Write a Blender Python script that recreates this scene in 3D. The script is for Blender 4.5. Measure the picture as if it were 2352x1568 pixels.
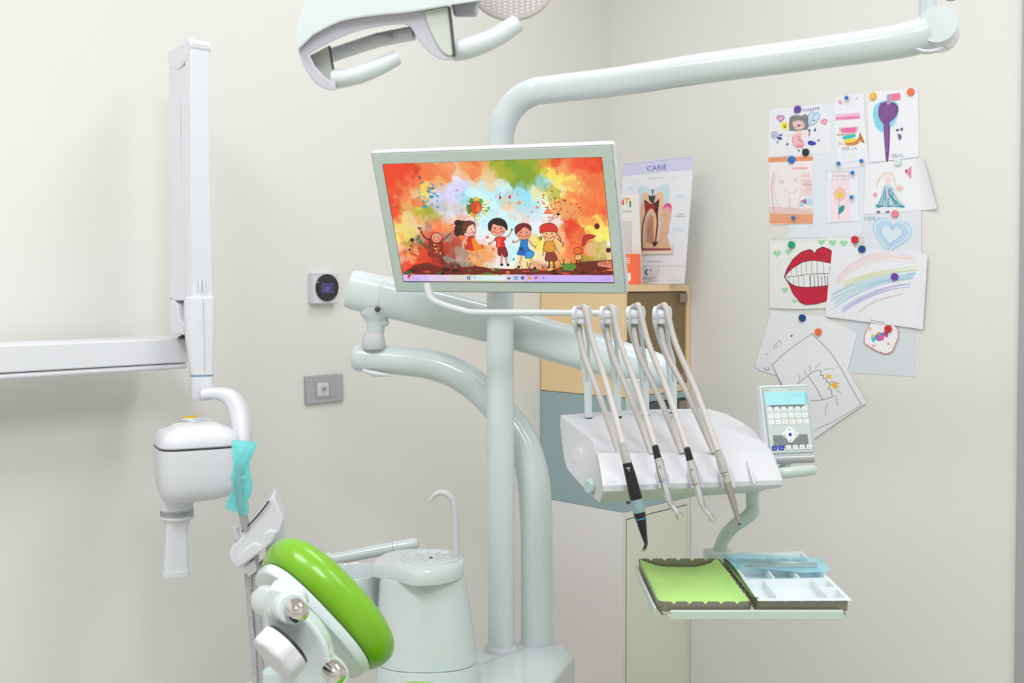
import bpy, bmesh, math, random
import numpy as np
from mathutils import Vector, Matrix, Quaternion
for o in list(bpy.data.objects): bpy.data.objects.remove(o)
scene = bpy.context.scene
COL = scene.collection

# ---------------------------------------------------------------- camera
F_PX = 2570.0; PITCH = math.radians(1.5); YAW = math.radians(44.2); HORIZON = 646.0
PPY = HORIZON + F_PX*math.tan(PITCH)
CAM = Vector((2.58, -3.156, 1.45))
RT = Vector((math.cos(YAW), math.sin(YAW), 0)); FW = Vector((-math.sin(YAW), math.cos(YAW), 0)); UP = Vector((0, 0, 1))
cd = bpy.data.cameras.new('camera'); camo = bpy.data.objects.new('camera', cd); COL.objects.link(camo)
cd.sensor_width = 36; cd.lens = F_PX/2352*36
cd.shift_y = (PPY-784)/2352
camo.location = CAM; camo.rotation_euler = (math.pi/2-PITCH, 0, YAW)
cd.dof.use_dof = True; cd.dof.focus_distance = 2.35; cd.dof.aperture_fstop = 8
scene.camera = camo

# ---------------------------------------------------------------- light and exposure
w = bpy.data.worlds.new('world'); scene.world = w; w.use_nodes = True
bgn = w.node_tree.nodes['Background']; bgn.inputs[0].default_value = (.9, .95, 1, 1); bgn.inputs[1].default_value = .3
scene.view_settings.view_transform = 'Standard'; scene.view_settings.look = 'None'
scene.view_settings.gamma = 1; scene.view_settings.use_curve_mapping = False
scene.view_settings.exposure = -0.45
CEIL = 3.1
PANELS = [((1.2, -1.2), 1.2, .6, 15), ((2.9, -1.2), 1.2, .6, 14), ((3.0, -2.9), 1.2, .6, 46), ((1.3, -3.2), 1.2, .6, 36)]
def area(name, loc, sx, sy, power, rot=(0, 0, 0), col=(.975, .992, 1.035)):
    l = bpy.data.lights.new(name, 'AREA'); l.shape = 'RECTANGLE'; l.size = sx; l.size_y = sy; l.energy = power; l.color = col
    o = bpy.data.objects.new(name, l); COL.objects.link(o); o.location = loc; o.rotation_euler = rot
    return o
for (px_, py_), sx_, sy_, e_ in PANELS:
    area('ceiling_panel_lamp', (px_, py_, CEIL-.045), sx_*.94, sy_*.94, e_)

# ---------------------------------------------------------------- geometry helpers
def ray(px, py):
    a = (px-1176)/F_PX; b = (PPY-py)/F_PX
    F = math.cos(PITCH)+b*math.sin(PITCH); U = -math.sin(PITCH)+b*math.cos(PITCH)
    return RT*(a/F)+UP*(U/F)+FW
def P(px, py, Z): return CAM+ray(px, py)*Z                # point of the photograph at a distance of Z metres
def hit(px, py, o, n):
    r = ray(px, py); return CAM+r*((Vector(o)-CAM).dot(n)/r.dot(n))
def PH(px, py, z): return hit(px, py, (0, 0, z), Vector((0, 0, 1)))
def PX(px, py, x): return hit(px, py, (x, 0, 0), Vector((1, 0, 0)))
def PY(px, py, y): return hit(px, py, (0, y, 0), Vector((0, 1, 0)))
def lin(h):
    h = h.lstrip('#'); c = [int(h[i:i+2], 16)/255 for i in (0, 2, 4)]
    return tuple((v/12.92 if v <= .04045 else ((v+.055)/1.055)**2.4) for v in c)
def smooth_path(pts, k=6):
    pts = [Vector(p) for p in pts]
    if len(pts) < 3: return pts
    out = []
    for i in range(len(pts)-1):
        p0 = pts[max(i-1, 0)]; p1 = pts[i]; p2 = pts[i+1]; p3 = pts[min(i+2, len(pts)-1)]
        for j in range(k):
            t = j/k
            out.append(.5*((2*p1)+(p2-p0)*t+(2*p0-5*p1+4*p2-p3)*t*t+(3*p1-p0-3*p2+p3)*t**3))
    out.append(pts[-1]); return out
class MB:
    def __init__(s): s.bm = bmesh.new()
    def face(s, vs):
        try: return s.bm.faces.new(vs)
        except ValueError: return None
    def loft(s, rings, caps=True, close=False):
        R = [[s.bm.verts.new(p) for p in r] for r in rings]
        n = len(R[0])
        for a, b in zip(R, R[1:]+([R[0]] if close else [])):
            for i in range(n): s.face((a[i], a[(i+1) % n], b[(i+1) % n], b[i]))
        if caps and not close: s.face(R[0][::-1]); s.face(R[-1])
        return s
    def tube(s, pts, r, n=24, k=6, smooth=True, flat=1.0, closed=False):
        raw = [Vector(p) for p in pts]
        rr = list(r) if isinstance(r, (list, tuple)) else [r]*len(raw)
        if smooth and len(raw) > 2:
            path = smooth_path(raw, k); m = (len(path)-1)/(len(raw)-1)
            rad = []
            for i in range(len(path)):
                t = i/m; j = min(int(t), len(rr)-2); rad.append(rr[j]+(rr[j+1]-rr[j])*(t-j))
        else: path = raw; rad = rr
        T = []
        for i in range(len(path)):
            d = path[min(i+1, len(path)-1)]-path[max(i-1, 0)]
            T.append(d.normalized() if d.length > 1e-9 else Vector((0, 0, 1)))
        nrm = T[0].cross(Vector((0, 0, 1)))
        if nrm.length < 1e-3: nrm = RT.copy()
        nrm.normalize(); rings = []
        for i, p in enumerate(path):
            nrm = (nrm-T[i]*nrm.dot(T[i])).normalized(); b = T[i].cross(nrm)
            rings.append([p+(nrm*math.cos(2*math.pi*j/n)+b*math.sin(2*math.pi*j/n)*flat)*rad[i] for j in range(n)])
        return s.loft(rings)
    def box(s, c, ax, ay, az):
        c = Vector(c); ax = Vector(ax); ay = Vector(ay); az = Vector(az)
        f = lambda z: [c-ax-ay+z*az, c+ax-ay+z*az, c+ax+ay+z*az, c-ax+ay+z*az]
        return s.loft([f(-1), f(1)])
    def bounds(s, x0, x1, y0, y1, z0, z1):
        return s.box(((x0+x1)/2, (y0+y1)/2, (z0+z1)/2), ((x1-x0)/2, 0, 0), (0, (y1-y0)/2, 0), (0, 0, (z1-z0)/2))
    def prism(s, poly, vec):
        vec = Vector(vec); return s.loft([[Vector(p) for p in poly], [Vector(p)+vec for p in poly]])
    def lathe(s, base, axis, prof, n=32):
        base = Vector(base); a = Vector(axis).normalized(); u = a.orthogonal().normalized(); v = a.cross(u)
        return s.loft([[base+a*t+(u*math.cos(2*math.pi*j/n)+v*math.sin(2*math.pi*j/n))*max(r, 1e-5) for j in range(n)] for t, r in prof])
    def ball(s, c, r, n=20, sc=(1, 1, 1)):
        c = Vector(c); rings = []
        for i in range(1, n//2):
            a = math.pi*i/(n//2)
            rings.append([c+Vector((sc[0]*r*math.sin(a)*math.cos(2*math.pi*j/n), sc[1]*r*math.sin(a)*math.sin(2*math.pi*j/n), sc[2]*r*math.cos(a))) for j in range(n)])
        return s.loft(rings)
def sring(c, a, b, e=4, n=32, u=None, v=None):
    """rounded rectangle / ellipse ring around c"""
    u = RT if u is None else u; v = FW if v is None else v; out = []
    for j in range(n):
        t = 2*math.pi*j/n; ct, st = math.cos(t), math.sin(t)
        out.append(Vector(c)+u*(a*math.copysign(abs(ct)**(2/e), ct))+v*(b*math.copysign(abs(st)**(2/e), st)))
    return out

# ---------------------------------------------------------------- materials
def mat(name, color, rough=.5, metal=0., coat=0., emit=0., trans=0., alpha=1., ior=1.45, noise=0., spec=.5, sss=0.):
    m = bpy.data.materials.new(name); m.use_nodes = True; nt = m.node_tree; b = nt.nodes['Principled BSDF']
    c = lin(color) if isinstance(color, str) else color
    b.inputs['Base Color'].default_value = (*c, 1); b.inputs['Roughness'].default_value = rough; b.inputs['Metallic'].default_value = metal
    b.inputs['Coat Weight'].default_value = coat; b.inputs['Coat Roughness'].default_value = .05
    b.inputs['Transmission Weight'].default_value = trans; b.inputs['Alpha'].default_value = alpha; b.inputs['IOR'].default_value = ior
    b.inputs['Specular IOR Level'].default_value = spec
    if sss: b.inputs['Subsurface Weight'].default_value = sss; b.inputs['Subsurface Radius'].default_value = (.02, .02, .02)
    if emit: b.inputs['Emission Color'].default_value = (*c, 1); b.inputs['Emission Strength'].default_value = emit
    if noise:
        tc = nt.nodes.new('ShaderNodeTexCoord'); nz = nt.nodes.new('ShaderNodeTexNoise'); nz.inputs['Scale'].default_value = 60; nz.inputs['Detail'].default_value = 4
        bp = nt.nodes.new('ShaderNodeBump'); bp.inputs['Strength'].default_value = noise; bp.inputs['Distance'].default_value = .002
        nt.links.new(tc.outputs['Object'], nz.inputs['Vector']); nt.links.new(nz.outputs['Fac'], bp.inputs['Height']); nt.links.new(bp.outputs['Normal'], b.inputs['Normal'])
    return m
def paint_mat(name, rough=.8, emit=0.):
    m = bpy.data.materials.new(name); m.use_nodes = True; nt = m.node_tree; b = nt.nodes['Principled BSDF']
    a = nt.nodes.new('ShaderNodeAttribute'); a.attribute_name = 'Col'
    b.inputs['Roughness'].default_value = rough
    if not emit: nt.links.new(a.outputs['Color'], b.inputs['Base Color'])
    else:
        b.inputs['Base Color'].default_value = (0, 0, 0, 1)
        nt.links.new(a.outputs['Color'], b.inputs['Emission Color']); b.inputs['Emission Strength'].default_value = emit
        b.inputs['Roughness'].default_value = .3
    return m
M = {}
M['wall'] = mat('wall_paint', '#E6E5E0', .75, noise=.08)
M['ceiling'] = mat('ceiling_paint', '#F4F4F2', .9)
M['floor'] = mat('floor_vinyl', '#C9C8C0', .35)
M['white'] = mat('white_enamel', '#D4DEDF', .22, coat=.6)
M['plastic'] = mat('white_plastic', '#DADBE0', .38)
M['xray'] = mat('xray_white_plastic', '#E2E3E9', .35)
M['warmwhite'] = mat('warm_white_plastic', '#CFD0D5', .35)
M['lilac'] = mat('lilac_grey_plastic', '#C3C1CB', .3, coat=.3)
M['bezel'] = mat('green_white_glass', '#C3D1C9', .12, coat=.5)
M['grey'] = mat('mid_grey_plastic', '#A9ABAC', .4)
M['silverplastic'] = mat('silver_grey_plastic', '#B4B5B8', .35, metal=.3)
M['hose'] = mat('hose_grey', '#BDB8B4', .45)
M['corr'] = mat('corrugated_hose_grey', '#B7B9BC', .45)
M['black'] = mat('black_plastic', '#1C1B20', .35)
M['gloss_black'] = mat('gloss_black', '#0C0C0E', .08, coat=.5)
M['darkgrey'] = mat('dark_grey', '#4A4648', .4)
M['steel'] = mat('brushed_steel', '#E0E0E6', .16, metal=1.)
M['chrome'] = mat('chrome', '#D8D4D2', .08, metal=1.)
M['nickel'] = mat('warm_steel', '#B4ADA8', .28, metal=1.)
M['lime'] = mat('lime_vinyl', '#74B014', .32, coat=.25, noise=.05)
M['wood'] = mat('pale_maple', '#EFD0A2', .5)
M['tealgrey'] = mat('grey_blue_laminate', '#9CB1B5', .45)
M['teal_dark'] = mat('dark_teal', '#4A5A58', .4)
M['cabwhite'] = mat('cabinet_white', '#EDEAE8', .5)
M['cabgreen'] = mat('cabinet_green_grey', '#DFE1D3', .5)
M['smoke'] = mat('smoked_glass', '#8F7A55', .1, alpha=.78)
M['hinge'] = mat('hinge_nickel', '#A8948A', .35, metal=.6)
M['teal_button'] = mat('pale_teal_plastic', '#B4CCCB', .3)
M['bluegrey'] = mat('blue_grey_plastic', '#8FA9B0', .35)
M['cyan_ring'] = mat('blue_ring', '#2E8FD0', .3)
M['red_ring'] = mat('red_ring', '#B0483C', .3)
M['paper'] = mat('white_paper', '#E2E3E8', .8)
def film_mat(name, color, opacity, transl):
    m = mat(name, color, .15); nt = m.node_tree; p = nt.nodes['Principled BSDF']; out = nt.nodes['Material Output']
    tl = nt.nodes.new('ShaderNodeBsdfTranslucent'); tl.inputs[0].default_value = p.inputs['Base Color'].default_value
    tr = nt.nodes.new('ShaderNodeBsdfTransparent'); tr.inputs[0].default_value = tuple(.8+.2*c for c in p.inputs['Base Color'].default_value[:3])+(1,)
    a = nt.nodes.new('ShaderNodeMixShader'); a.inputs[0].default_value = transl; b = nt.nodes.new('ShaderNodeMixShader'); b.inputs[0].default_value = opacity
    nt.links.new(p.outputs[0], a.inputs[1]); nt.links.new(tl.outputs[0], a.inputs[2]); nt.links.new(tr.outputs[0], b.inputs[1]); nt.links.new(a.outputs[0], b.inputs[2]); nt.links.new(b.outputs[0], out.inputs[0])
    nz = nt.nodes.new('ShaderNodeTexNoise'); nz.inputs['Scale'].default_value = 45; tc = nt.nodes.new('ShaderNodeTexCoord'); bp = nt.nodes.new('ShaderNodeBump')
    bp.inputs['Strength'].default_value = .7; bp.inputs['Distance'].default_value = .01
    nt.links.new(tc.outputs['Object'], nz.inputs['Vector']); nt.links.new(nz.outputs['Fac'], bp.inputs['Height']); nt.links.new(bp.outputs['Normal'], p.inputs['Normal'])
    return m
M['film'] = film_mat('cyan_film', (.38, .98, 1.0), .46, .5)
M['film_blue'] = film_mat('blue_film', (.62, .93, 1.0), .25, .3)
M['tray_metal'] = mat('tray_bronze_metal', '#918C7E', .35, metal=.5)
M['liner'] = mat('lime_paper_liner', '#B7E283', .75)
M['insert'] = mat('clear_white_plastic', '#EAF2F6', .25, alpha=.88)
M['traybar'] = mat('tray_holder_enamel', '#C6D6CE', .3, coat=.3)
M['paint'] = paint_mat('painted_print')
M['gloss_paint'] = paint_mat('glossy_print', .35)
M['screen'] = paint_mat('lit_screen', emit=1.37)
M['lampglass'] = mat('lamp_reflector', '#C9D0C4', .15, coat=.5)
M['dotglass'] = mat('grey_rose_cover', '#CFC6C4', .2, alpha=.8)
M['panel_emit'] = mat('lit_panel', (1, .985, .95), .5, emit=3.)

# ---------------------------------------------------------------- object helpers
WL = {}
def wl(o): return WL.get(o.name, Vector((0, 0, 0)))
def tag(o, label=None, cat=None, group=None, kind=None):
    if label: o['label'] = label
    if cat: o['category'] = cat
    if group: o['group'] = group
    if kind: o['kind'] = kind
    return o
def thing(name, loc, label, cat, group=None):
    o = bpy.data.objects.new(name, None); COL.objects.link(o); o.location = loc; o.empty_display_size = .05
    WL[o.name] = Vector(loc); return tag(o, label, cat, group)
def finish(o, parent, origin):
    o.location = origin-(wl(parent) if parent else Vector((0, 0, 0)))
    WL[o.name] = origin
    if parent: o.parent = parent
def obj(name, mb, material, parent=None, bevel=0., seg=3, sharp=35, flat=False, label=None, kind=None, subsurf=0):
    bm = mb.bm if isinstance(mb, MB) else mb
    bmesh.ops.recalc_face_normals(bm, faces=bm.faces)
    lo = Vector((min(v.co.x for v in bm.verts), min(v.co.y for v in bm.verts), min(v.co.z for v in bm.verts)))
    hi = Vector((max(v.co.x for v in bm.verts), max(v.co.y for v in bm.verts), max(v.co.z for v in bm.verts)))
    org = Vector(((lo.x+hi.x)/2, (lo.y+hi.y)/2, lo.z))
    bmesh.ops.translate(bm, verts=bm.verts, vec=-org)
    me = bpy.data.meshes.new(name); bm.to_mesh(me); bm.free()
    me.materials.append(M[material] if isinstance(material, str) else material)
    if not flat:
        for p in me.polygons: p.use_smooth = True
        if not subsurf: me.set_sharp_from_angle(angle=math.radians(sharp))
    o = bpy.data.objects.new(name, me); COL.objects.link(o)
    if bevel:
        b = o.modifiers.new('bevel', 'BEVEL'); b.width = bevel; b.segments = seg; b.limit_method = 'ANGLE'; b.angle_limit = math.radians(35); b.harden_normals = False
    if subsurf:
        b = o.modifiers.new('subsurf', 'SUBSURF'); b.levels = subsurf; b.render_levels = subsurf
    finish(o, parent, org)
    if label: o['label'] = label
    if kind: o['kind'] = kind
    return o

# ---------------------------------------------------------------- flat painting (prints, drawings, screens)
_txt = {}
def text_tris(s):
    if s in _txt: return _txt[s]
    cu = bpy.data.curves.new('t', 'FONT'); cu.body = s; cu.resolution_u = 3
    o = bpy.data.objects.new('t', cu); COL.objects.link(o)
    dg = bpy.context.evaluated_depsgraph_get(); dg.update()
    me = o.evaluated_get(dg).to_mesh(); me.calc_loop_triangles()
    tris = [[(me.vertices[i].co.x, me.vertices[i].co.y) for i in t.vertices] for t in me.loop_triangles]
    o.evaluated_get(dg).to_mesh_clear(); bpy.data.objects.remove(o); bpy.data.curves.remove(cu)
    xs = [p[0] for t in tris for p in t] or [0, 1]
    _txt[s] = (tris, min(xs), max(xs)); return _txt[s]
class Canvas:
    """flat shapes laid one over another on a real plane o, n; points are read off the photograph"""
    def __init__(s, o, n, step=2e-5, start=0., mp=None):
        s.o = Vector(o); s.n = Vector(n).normalized(); s.step = step; s.off = start; s.V = []; s.Fc = []; s.C = []; s.mp = mp or (lambda x, y: (x, y)); s.clip = None
    def w(s, x, y):
        X, Y = s.mp(x, y); return hit(X, Y, s.o+s.n*s.off, s.n)
    def add(s, polys, col):
        s.off += s.step; c = lin(col) if isinstance(col, str) else col
        for p in polys:
            b = len(s.V); s.V += [s.w(*q) for q in p]; s.Fc.append(tuple(range(b, b+len(p)))); s.C.append(c)
    def poly(s, pts, col):
        from mathutils.geometry import tessellate_polygon
        t = tessellate_polygon([[Vector((p[0], p[1], 0)) for p in pts]])
        s.add([[pts[i] for i in tr] for tr in t], col)
    def smooth(s, pts, col, k=5):
        q = smooth_path([Vector((p[0], p[1], 0)) for p in pts+[pts[0]]], k)[:-1]; s.poly([(p.x, p.y) for p in q], col)
    def ell(s, x, y, rx, ry=None, col='#000000', rot=0, n=20):
        ry = ry or rx; c, d = math.cos(rot), math.sin(rot)
        s.add([[(x+rx*math.cos(t)*c-ry*math.sin(t)*d, y+rx*math.cos(t)*d+ry*math.sin(t)*c) for t in [2*math.pi*i/n for i in range(n)]]], col)
    def line(s, pts, w, col, sm=False, closed=False):
        P2 = [Vector((p[0], p[1], 0)) for p in pts]
        if closed: P2.append(P2[0])
        if sm: P2 = smooth_path(P2, 5)
        out = []
        for i, (a, b) in enumerate(zip(P2, P2[1:])):
            d = b-a
            if d.length < 1e-6: continue
            d.normalize(); n = Vector((-d.y, d.x, 0))*w/2; e = d*w*.3
            out.append([tuple((a-e+n)[:2]), tuple((b+e+n)[:2]), tuple((b+e-n)[:2]), tuple((a-e-n)[:2])])
        # alternate so overlapping joints never share a plane exactly
        s.add(out[0::2], col); s.off -= s.step*.5; s.add(out[1::2], col)
    def text(s, st, x, y, wd, ht, col, slope=0., shear=0.):
        tris, a, b = text_tris(st); k = wd/(b-a); kh = ht/.72
        s.add([[(x+(p[0]-a)*k+shear*p[1]*kh, y-p[1]*kh+(p[0]-a)*k*slope) for p in t] for t in tris], col)
    def hatch(s, x0, y0, x1, y1, col, n=8, w=3, ang=0., seed=1):
        rnd = random.Random(seed)
        for i in range(n):
            t = (i+.5)/n; yy = y0+(y1-y0)*t
            s.line([(x0+rnd.uniform(-1, 1)*w, yy+rnd.uniform(-w, w)*.6), (x1+rnd.uniform(-1, 1)*w, yy+rnd.uniform(-w, w)*.6+(x1-x0)*ang)], w*rnd.uniform(.7, 1.3), col)
    def heart(s, x, y, r, col, rot=0., outline=None):
        pts = []
        for i in range(24):
            t = 2*math.pi*i/24; hx = 16*math.sin(t)**3/16*r; hy = -(13*math.cos(t)-5*math.cos(2*t)-2*math.cos(3*t)-math.cos(4*t))/16*r
            pts.append((x+hx*math.cos(rot)-hy*math.sin(rot), y+hx*math.sin(rot)+hy*math.cos(rot)))
        if col: s.poly(pts, col)
        if outline: s.line(pts, r*.16, outline, closed=True)
    def build(s, name, material, parent=None, extra=None, **kw):
        """extra: (verts, faces, colour) of the solid sheet under the marks"""
        V = list(s.V); Fc = list(s.Fc); C = list(s.C)
        if extra:
            for ev, ef, ec in extra:
                b = len(V); V += ev; Fc += [tuple(b+i for i in f) for f in ef]; C += [c if isinstance(c, tuple) else lin(c) for c in (ec if isinstance(ec, list) else [ec]*len(ef))]
        lo = [min(v[i] for v in V) for i in range(3)]; hi = [max(v[i] for v in V) for i in range(3)]
        org = Vector(((lo[0]+hi[0])/2, (lo[1]+hi[1])/2, lo[2]))
        me = bpy.data.meshes.new(name); me.from_pydata([tuple(Vector(v)-org) for v in V], [], Fc)
        at = me.color_attributes.new('Col', 'FLOAT_COLOR', 'CORNER')
        buf = []
        for f, c in zip(Fc, C): buf += list(c[:3])+[1.0] if False else (list(c[:3])+[1.0])*len(f)
        at.data.foreach_set('color', buf)
        me.materials.append(M[material]); o = bpy.data.objects.new(name, me); COL.objects.link(o)
        finish(o, parent, org); return o
def slab(corners, n, th):
    """solid thin sheet behind the corner points: returns (verts, faces)"""
    c = [Vector(p) for p in corners]; k = len(c); n = Vector(n).normalized()
    v = c+[p-n*th for p in c]
    f = [tuple(range(k)), tuple(range(2*k-1, k-1, -1))]+[(i, i+k, (i+1) % k+k, (i+1) % k) for i in range(k)]
    return v, f
# ================================================================ the room
RX, RY = 4.7, -4.9
def struct(name, mb, m, **k): return obj(name, mb, m, kind='structure', **k)
struct('floor', MB().bounds(-.1, RX+.1, RY-.1, .1, -.1, 0), 'floor')
struct('ceiling', MB().bounds(-.1, RX+.1, RY-.1, .1, CEIL, CEIL+.1), 'ceiling')
struct('wall_left', MB().bounds(-.1, 0, RY-.1, .1, 0, CEIL), 'wall')
xd = PY(2344, 700, 0).x
struct('wall_right', MB().bounds(0, RX+.1, 0, .1, 0, CEIL), 'wall')
struct('wall_front', MB().bounds(0, RX+.1, RY-.1, RY, 0, CEIL), 'wall')
struct('wall_back', MB().bounds(RX, RX+.1, RY, 0, 0, CEIL), 'wall')
# door at the far right of the frame: only its casing edge shows
dr = struct('door_1', MB().bounds(xd+.062, xd+.86, -.008, -.0005, .005, 2.65), 'cabwhite', bevel=.002)
mb = MB().bounds(xd, xd+.06, -.014, -.0005, 0, 2.72).bounds(xd+.862, xd+.922, -.014, -.0005, 0, 2.72).bounds(xd+.06, xd+.862, -.014, -.0005, 2.652, 2.72)
obj('door_casing', mb, 'grey', dr, bevel=.002)
obj('door_handle', MB().tube([Vector((xd+.12, -.008, 1.03)), Vector((xd+.12, -.05, 1.03)), Vector((xd+.14, -.055, 1.03)), Vector((xd+.24, -.055, 1.03))], .009, n=14), 'steel', dr)
# low wall protection board on the left wall
zt = PX(600, 1555, 0).z
struct('trim_1', MB().bounds(0, .012, -3.2, PX(900, 1470, 0).y, zt-.30, zt), 'wall', bevel=.003)
# ceiling light panels (above the frame)
for i, ((px_, py_), sx_, sy_, e_) in enumerate(PANELS):
    t = thing('ceiling_light', (px_, py_, CEIL), 'flat square light panel set under the ceiling near the %s' % ['corner cabinets', 'children drawings', 'door side of the room', 'x-ray unit'][i], 'ceiling light')
    obj('frame', MB().bounds(px_-sx_/2, px_+sx_/2, py_-sy_/2, py_+sy_/2, CEIL-.035, CEIL-.001), 'ceiling', t)
    obj('diffuser', MB().bounds(px_-sx_*.47, px_+sx_*.47, py_-sy_*.47, py_+sy_*.47, CEIL-.041, CEIL-.0352), 'panel_emit', t)

# ================================================================ corner cabinets
Xc = PX(1429, 1000, 0)
cab_d = .367; cab_w = .361
ztop = P(1428, 654, 3.545).z; zwood = P(1428, 913, 3.545).z; zteal = P(1428, 1177, 3.545).z
x0, x1, y0, y1 = .004, cab_w, -cab_d, -.004
# upper maple cabinet with smoked glass door
t = thing('wall_cabinet', (x1/2, y0/2, zwood), 'maple corner cabinet with smoked glass door, topmost of the stacked cabinets', 'cabinet')
th = .018
m = MB().bounds(x0, x1, y0, y0+th, zwood, ztop)          # panel turned to the left of the picture
m.bounds(x0, x1, y1-th, y1, zwood, ztop).bounds(x0, x0+th, y0+th, y1-th, zwood, ztop)
m.bounds(x0+th, x1, y0+th, y1-th, ztop-.022, ztop).bounds(x0+th, x1, y0+th, y1-th, zwood, zwood+.022)
obj('carcass', m, 'wood', t, bevel=.001)
obj('door', MB().bounds(x1-.012, x1-.006, y0+th+.003, y1-th-.003, zwood+.025, ztop-.025), 'smoke', t, label='smoked glass door')
for zz in (ztop-.045, zwood+.045):
    h = obj('hinge', MB().bounds(x1-.006, x1+.004, y1-th-.045, y1-th-.003, zz-.014, zz+.014), 'hinge', t, bevel=.001)
obj('shelf', MB().bounds(x0+th, x1-.02, y0+th, y1-th, (ztop+zwood)/2-.01, (ztop+zwood)/2-.004), 'insert', t)
# grey blue middle cabinet
t = thing('wall_cabinet', (x1/2, y0/2, zteal), 'grey-blue corner cabinet with dark glass door, between the maple one and the white base', 'cabinet')
zw = zwood-.002
m = MB().bounds(x0, x1, y0, y0+th, zteal, zw).bounds(x0, x1, y1-th, y1, zteal, zw).bounds(x0, x0+th, y0+th, y1-th, zteal, zw)
m.bounds(x0+th, x1, y0+th, y1-th, zw-.022, zw).bounds(x0+th, x1, y0+th, y1-th, zteal, zteal+.022)
obj('carcass', m, 'tealgrey', t, bevel=.001)
obj('door', MB().bounds(x1-.012, x1-.006, y0+th+.003, y1-th-.003, zteal+.025, zw-.025), 'teal_dark', t, label='dark glass door')
for zz in (zw-.045, zteal+.045):
    obj('hinge', MB().bounds(x1-.006, x1+.004, y1-th-.045, y1-th-.003, zz-.014, zz+.014), 'hinge', t, bevel=.001)
# white base cabinet
t = thing('base_cabinet', (x1/2, y0/2, 0), 'white base cabinet with one flat door, lowest of the corner stack', 'cabinet')
obj('carcass', MB().bounds(x0, x1, y0, y1, 0, zteal-.001), 'cabwhite', t, bevel=.001)
obj('door', MB().bounds(x1+.0005, x1+.004, y0+.016, y1-.02, .06, zteal-.026), 'cabgreen', t, bevel=.0012)
m = MB(); a, b, c, d = y0+.0125, y1-.0165, .056, zteal-.0225
m.bounds(x1+.0002, x1+.002, y0, a, 0, zteal-.001).bounds(x1+.0002, x1+.002, b, y1, 0, zteal-.001).bounds(x1+.0002, x1+.002, a, b, d, zteal-.001).bounds(x1+.0002, x1+.002, a, b, 0, c)
obj('face_frame', m, 'cabgreen', t)
m = MB().bounds(x1+.0001, x1+.0006, a, b, c, d)
obj('shadow_gap', m, 'darkgrey', t)

# ================================================================ things on top of the cabinets
# caries poster
yp = -.13; n_r = Vector((0, -1, 0))
Z3 = lambda x, y: (1400+x/4.614, 340+y/4.614)
cs = [PY(*Z3(*q), yp) for q in [(150, 160), (893, 80), (790, 1440), (60, 1452)]]
zt_ = ztop+.001
for c in cs[2:]: c.z = max(c.z, zt_)
cv = Canvas((0, yp, 0), n_r, 2e-5, 3e-5, mp=Z3)
cv.poly([(150, 162), (892, 82), (882, 228), (128, 300)], '#D4D2EE')
cv.line([(155, 178), (862, 98)], 5, '#B6B4D0')
cv.text('CARIE', 398, 246, 208, 58, '#1F57B0', slope=-.09)
cv.text('LESIONE CARIOSA', 410, 330, 160, 14, '#4A6FA8', slope=-.06)
for s_, x, y, wd in [('SMALTO', 255, 352, 70), ('DENTINA', 655, 312, 85), ('POLPA', 190, 424, 66), ('DENTALE', 190, 448, 70), ('LEGAMENTO', 705, 512, 100), ('PARODONTALE', 700, 534, 118), ('CEMENTO', 668, 858, 110), ('RADICOLARE', 658, 882, 130)]:
    cv.text(s_, x, y, wd, 13, '#9BDDEF', slope=-.03)
cv.text('POLPA', 724, 706, 62, 14, '#4A5A9C'); cv.text('NECROTICA', 698, 730, 108, 14, '#4A5A9C')
cv.text('LESIONE APICALE', 400, 1208, 158, 15, '#4A5A8C', slope=-.02)
for l in [[(285, 352), (330, 405)], [(700, 325), (640, 385)], [(490, 330), (488, 400)], [(720, 770), (640, 810)], [(700, 890), (630, 920)], [(735, 560), (690, 640)]]: cv.line(l, 2, '#BFE3F0')
cv.smooth([(300, 430), (350, 402), (400, 420), (450, 440), (520, 415), (580, 385), (630, 392), (640, 470), (622, 570), (590, 600), (470, 560), (350, 600), (310, 520)], '#CFE3EA')
cv.smooth([(345, 480), (400, 475), (460, 520), (500, 480), (560, 465), (570, 600), (545, 720), (520, 900), (505, 1000), (470, 1000), (455, 820), (430, 760), (395, 900), (370, 1000), (320, 1000), (325, 800), (322, 640), (345, 560)], '#F0C6A6')
cv.smooth([(560, 660), (565, 620), (600, 585), (640, 590), (658, 640), (640, 760), (615, 900), (622, 980), (640, 1040), (645, 1070), (340, 1070), (345, 1010), (380, 960), (385, 800), (400, 730), (440, 700), (470, 740), (475, 900), (480, 1000), (510, 1000), (535, 860)], '#E6BC98')
cv.smooth([(558, 660), (570, 615), (605, 585), (645, 592), (660, 640), (655, 680), (620, 645), (585, 640)], '#EE8FB0')
cv.smooth([(562, 640), (575, 612), (605, 583), (645, 592), (658, 636), (620, 615), (590, 618)], '#E0557C')
cv.line([(655, 660), (640, 760), (613, 900), (622, 980), (645, 1030)], 7, '#E9A6B4', sm=True)
cv.smooth([(365, 548), (395, 560), (430, 590), (470, 582), (500, 560), (526, 540), (520, 640), (512, 700), (515, 800), (505, 900), (490, 1010), (478, 1010), (492, 880), (500, 780), (485, 690), (445, 640), (400, 680), (370, 760), (352, 880), (350, 1060), (338, 1060), (340, 880), (355, 760), (378, 690), (372, 620)], '#5E2A28')
cv.smooth([(372, 575), (400, 575), (440, 600), (480, 600), (480, 660), (445, 640), (400, 670), (380, 690)], '#A0352E')
cv.poly([(412, 500), (455, 512), (490, 500), (470, 582), (440, 580), (420, 550)], '#39424C')
cv.poly([(435, 432), (458, 446), (480, 432), (462, 460), (462, 520), (452, 520), (452, 460)], '#2E3A44')
cv.line([(380, 990), (388, 800), (410, 725), (440, 708), (465, 730)], 14, '#B9BCC8', sm=True)
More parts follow.
